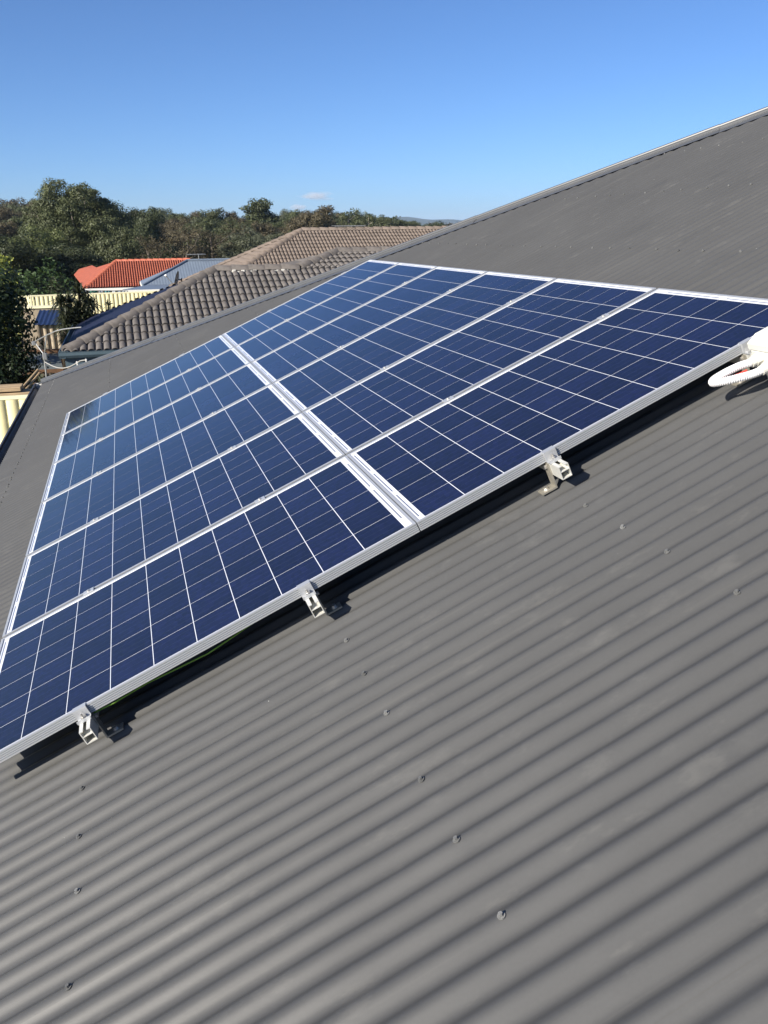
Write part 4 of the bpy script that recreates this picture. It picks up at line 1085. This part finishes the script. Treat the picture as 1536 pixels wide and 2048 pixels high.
# round bush beyond the far fence
def bush_kit(seed, r, H, leafm, n=60, size=.09, per=160):
    g = random.Random(seed); cl = [((0, 0, H*.5), (r*.8, r*.8, H*.45))]
    for k in range(n):
        an, ph = g.uniform(0, 6.28), math.acos(g.uniform(-.2, 1)); c = (r*math.sin(ph)*math.cos(an), r*math.sin(ph)*math.sin(an), H*.42+H*.55*math.cos(ph)); q_ = g.uniform(.22, .45)*r*.6; cl.append((c, q_))
    m = MB()
    for k in range(7): an = k*.9; m.tube([(0, 0, -.1), (math.cos(an)*r*.4, math.sin(an)*r*.4, H*.5)], [.07, .02], 5)
    return m.mesh('bush_trunk', M['darkbark']), leaves_mesh('bush_crown', leafm, cl, per, size, seed, .8, .2, .75)
bp = at(92, 560, 43)
plant_tree(bush_kit(81, 1.5, at(92, 524, 43).z, M['leaf_bush']), Vector((bp.x, bp.y, 0)), 1, 0, 'round dark green bush behind the far cream fence', 'bush', None, 'bush')
b2 = at(40, 560, 41.8)
plant_tree(bush_kit(83, .9, at(40, 545, 41.8).z, M['leaf_bush'], n=40), Vector((b2.x-.3, b2.y, 0)), 1, 0, 'smaller dark bush between the hedge tree and the round bush', 'bush', None, 'bush')
b3 = at(158, 586, 42.5)
plant_tree(bush_kit(85, .45, at(158, 577, 42.5).z, M['leaf_lime'], n=30, size=.06), Vector((b3.x, b3.y, 0)), 1, 0, 'small bright green shrub by the washing', 'bush', None, 'bush')

# cordylines: canes ending in rosettes of strap leaves
def rosette(m, c, r, n, g):
    c = Vector(c)
    for k in range(n):
        an = g.uniform(0, 6.28); el = g.uniform(-.5, 1.35); d = Vector((math.cos(an)*math.cos(el), math.sin(an)*math.cos(el), math.sin(el)))
        sd = d.cross(Vector((0, 0, 1))).normalized()*r*.055; L = r*g.uniform(.75, 1.1); mid = c+d*L*.55+Vector((0, 0, .04*r)); tip = c+d*L+Vector((0, 0, -.28*r))
        vs = [m.bm.verts.new(p) for p in (c-sd*.6, c+sd*.6, mid+sd, mid-sd)]; t = m.bm.verts.new(tip)
        m.bm.faces.new(vs); m.bm.faces.new((vs[3], vs[2], t))
def cordyline(label, heads, base, seed, n=60):
    g = random.Random(seed); t = thing('cordyline', label, 'plant', base); m = MB()
    o2 = Vector(base)
    for hx, hy, hd, r in heads:
        tip = at(hx, hy, hd)-o2; m.tube([(0, 0, -.1), tip*.5+Vector((g.uniform(-.1, .1), g.uniform(-.1, .1), 0)), tip], [.06, .045, .03], 6)
    m.build('stem', M['darkbark'], t)
    for hx, hy, hd, r in heads:
        m = MB(); rosette(m, at(hx, hy, hd)-o2, r*1.3, n, g); m.build('leaf_head', M['leaf_spike'], t)
    return t
bs = at(152, 700, 24.6); bs.z = 0
cordyline('tall spiky cordyline with many dark heads before the far fence', [(158, 588, 25.2, .40), (140, 607, 24.9, .38), (160, 622, 24.8, .42), (122, 608, 24.7, .34), (148, 640, 24.4, .46), (172, 636, 24.5, .40), (136, 628, 24.6, .42), (178, 612, 25, .34), (165, 655, 24.3, .45), (186, 612, 25.2, .28), (150, 664, 24.1, .44), (170, 602, 25.2, .28), (182, 640, 24.8, .36), (140, 652, 24.2, .42)], bs, 5)
bs = at(216, 700, 31); bs.z = 0
cordyline('single spiky cordyline head beside the grey hip tiles', [(217, 612, 31, .24)], bs, 9, 30)
bs = at(138, 690, 23.6); bs.z = 0
cordyline('dark spiky cordyline close by the blue shed roof', [(133, 655, 23.9, .36), (140, 682, 23.4, .38), (152, 684, 23.3, .40), (130, 636, 24.1, .30), (164, 676, 23.4, .36)], bs, 12)
# shrubs in the shade between the houses
for i, (px, py, dd, r, lab) in enumerate(((150, 735, 17.2, .5, 'dark shrub under the slate gutter of the tiled house'), (70, 765, 18.6, .6, 'dark low shrub behind the plank stack'), (40, 700, 24, .8, 'dark shrub left of the lean-to'))):
    P = at(px, py, dd); plant_tree(bush_kit(90+i, r, max(.5, P.z), M['leaf_dark'], n=40, size=.06, per=300), Vector((P.x, P.y, 0)), 1, i, lab, 'bush', None, 'bush')

# a leafy tree to the left of the picture, whose shade dapples the yard and the shed
plant_tree(K['airy'], Vector((-8.3, 20.3, 0)), .60, 1.3, 'leafy tree shading the yard, beyond the left picture edge', 'tree', None, 'shade_tree', 1.1)

# ================================================================== AIR AND CLOUDS
hm = bpy.data.materials.new('haze_air'); hm.use_nodes = True; nt = hm.node_tree
nt.nodes.remove(nt.nodes['Principled BSDF']); pv = nt.nodes.new('ShaderNodeVolumePrincipled')
pv.inputs['Color'].default_value = (.62, .78, 1.0, 1); pv.inputs['Density'].default_value = 0.9e-4; pv.inputs['Anisotropy'].default_value = 0.0
nt.links.new(pv.outputs[0], nt.nodes['Material Output'].inputs['Volume'])
m = MB(); m.bb((-9800, -60, -13), (9800, 9800, 130)); tag(m.build('haze', hm), kind='stuff')
def cloud(label, px, py, wpx, hpx, dist, seed, dens):
    P = at(px, py, dist); w, h = wpx/FPX*dist/2, hpx/FPX*dist/2
    m = MB(); bmesh.ops.create_icosphere(m.bm, subdivisions=3, radius=1.0)
    cm = bpy.data.materials.new('cloud_vapour'); cm.use_nodes = True; nt = cm.node_tree; N, L = nt.nodes, nt.links
    N.remove(N['Principled BSDF']); v = N.new('ShaderNodeVolumePrincipled'); v.inputs['Color'].default_value = (1, 1, 1, 1); v.inputs['Anisotropy'].default_value = 0.2
    tc = N.new('ShaderNodeTexCoord'); no = N.new('ShaderNodeTexNoise'); no.inputs['Scale'].default_value = 1.9; no.inputs['Detail'].default_value = 5; no.noise_dimensions = '4D'; no.inputs['W'].default_value = seed
    L.new(tc.outputs['Object'], no.inputs['Vector'])
    ln = N.new('ShaderNodeVectorMath'); ln.operation = 'LENGTH'; L.new(tc.outputs['Object'], ln.inputs[0])
    a = N.new('ShaderNodeMath'); a.operation = 'MULTIPLY_ADD'; L.new(ln.outputs['Value'], a.inputs[0]); a.inputs[1].default_value = -0.75; L.new(no.outputs['Fac'], a.inputs[2])
    b = N.new('ShaderNodeMath'); b.operation = 'MULTIPLY'; L.new(a.outputs[0], b.inputs[0]); b.inputs[1].default_value = dens; b.use_clamp = False
    c = N.new('ShaderNodeMath'); c.operation = 'MAXIMUM'; L.new(b.outputs[0], c.inputs[0]); c.inputs[1].default_value = 0
    L.new(c.outputs[0], v.inputs['Density']); L.new(v.outputs[0], N['Material Output'].inputs['Volume'])
    o = m.build('cloud', cm); o.location = P; o.scale = (w, w*.7, h); tag(o, label, 'cloud', 'small clouds above the treeline')
cloud('thin white cloud, the larger upper one above the treeline', 632, 392, 110, 26, 14000, 1.3, .015)
cloud('small white cloud just above the treeline, the lower one', 598, 415, 46, 20, 14000, 5.1, .045)
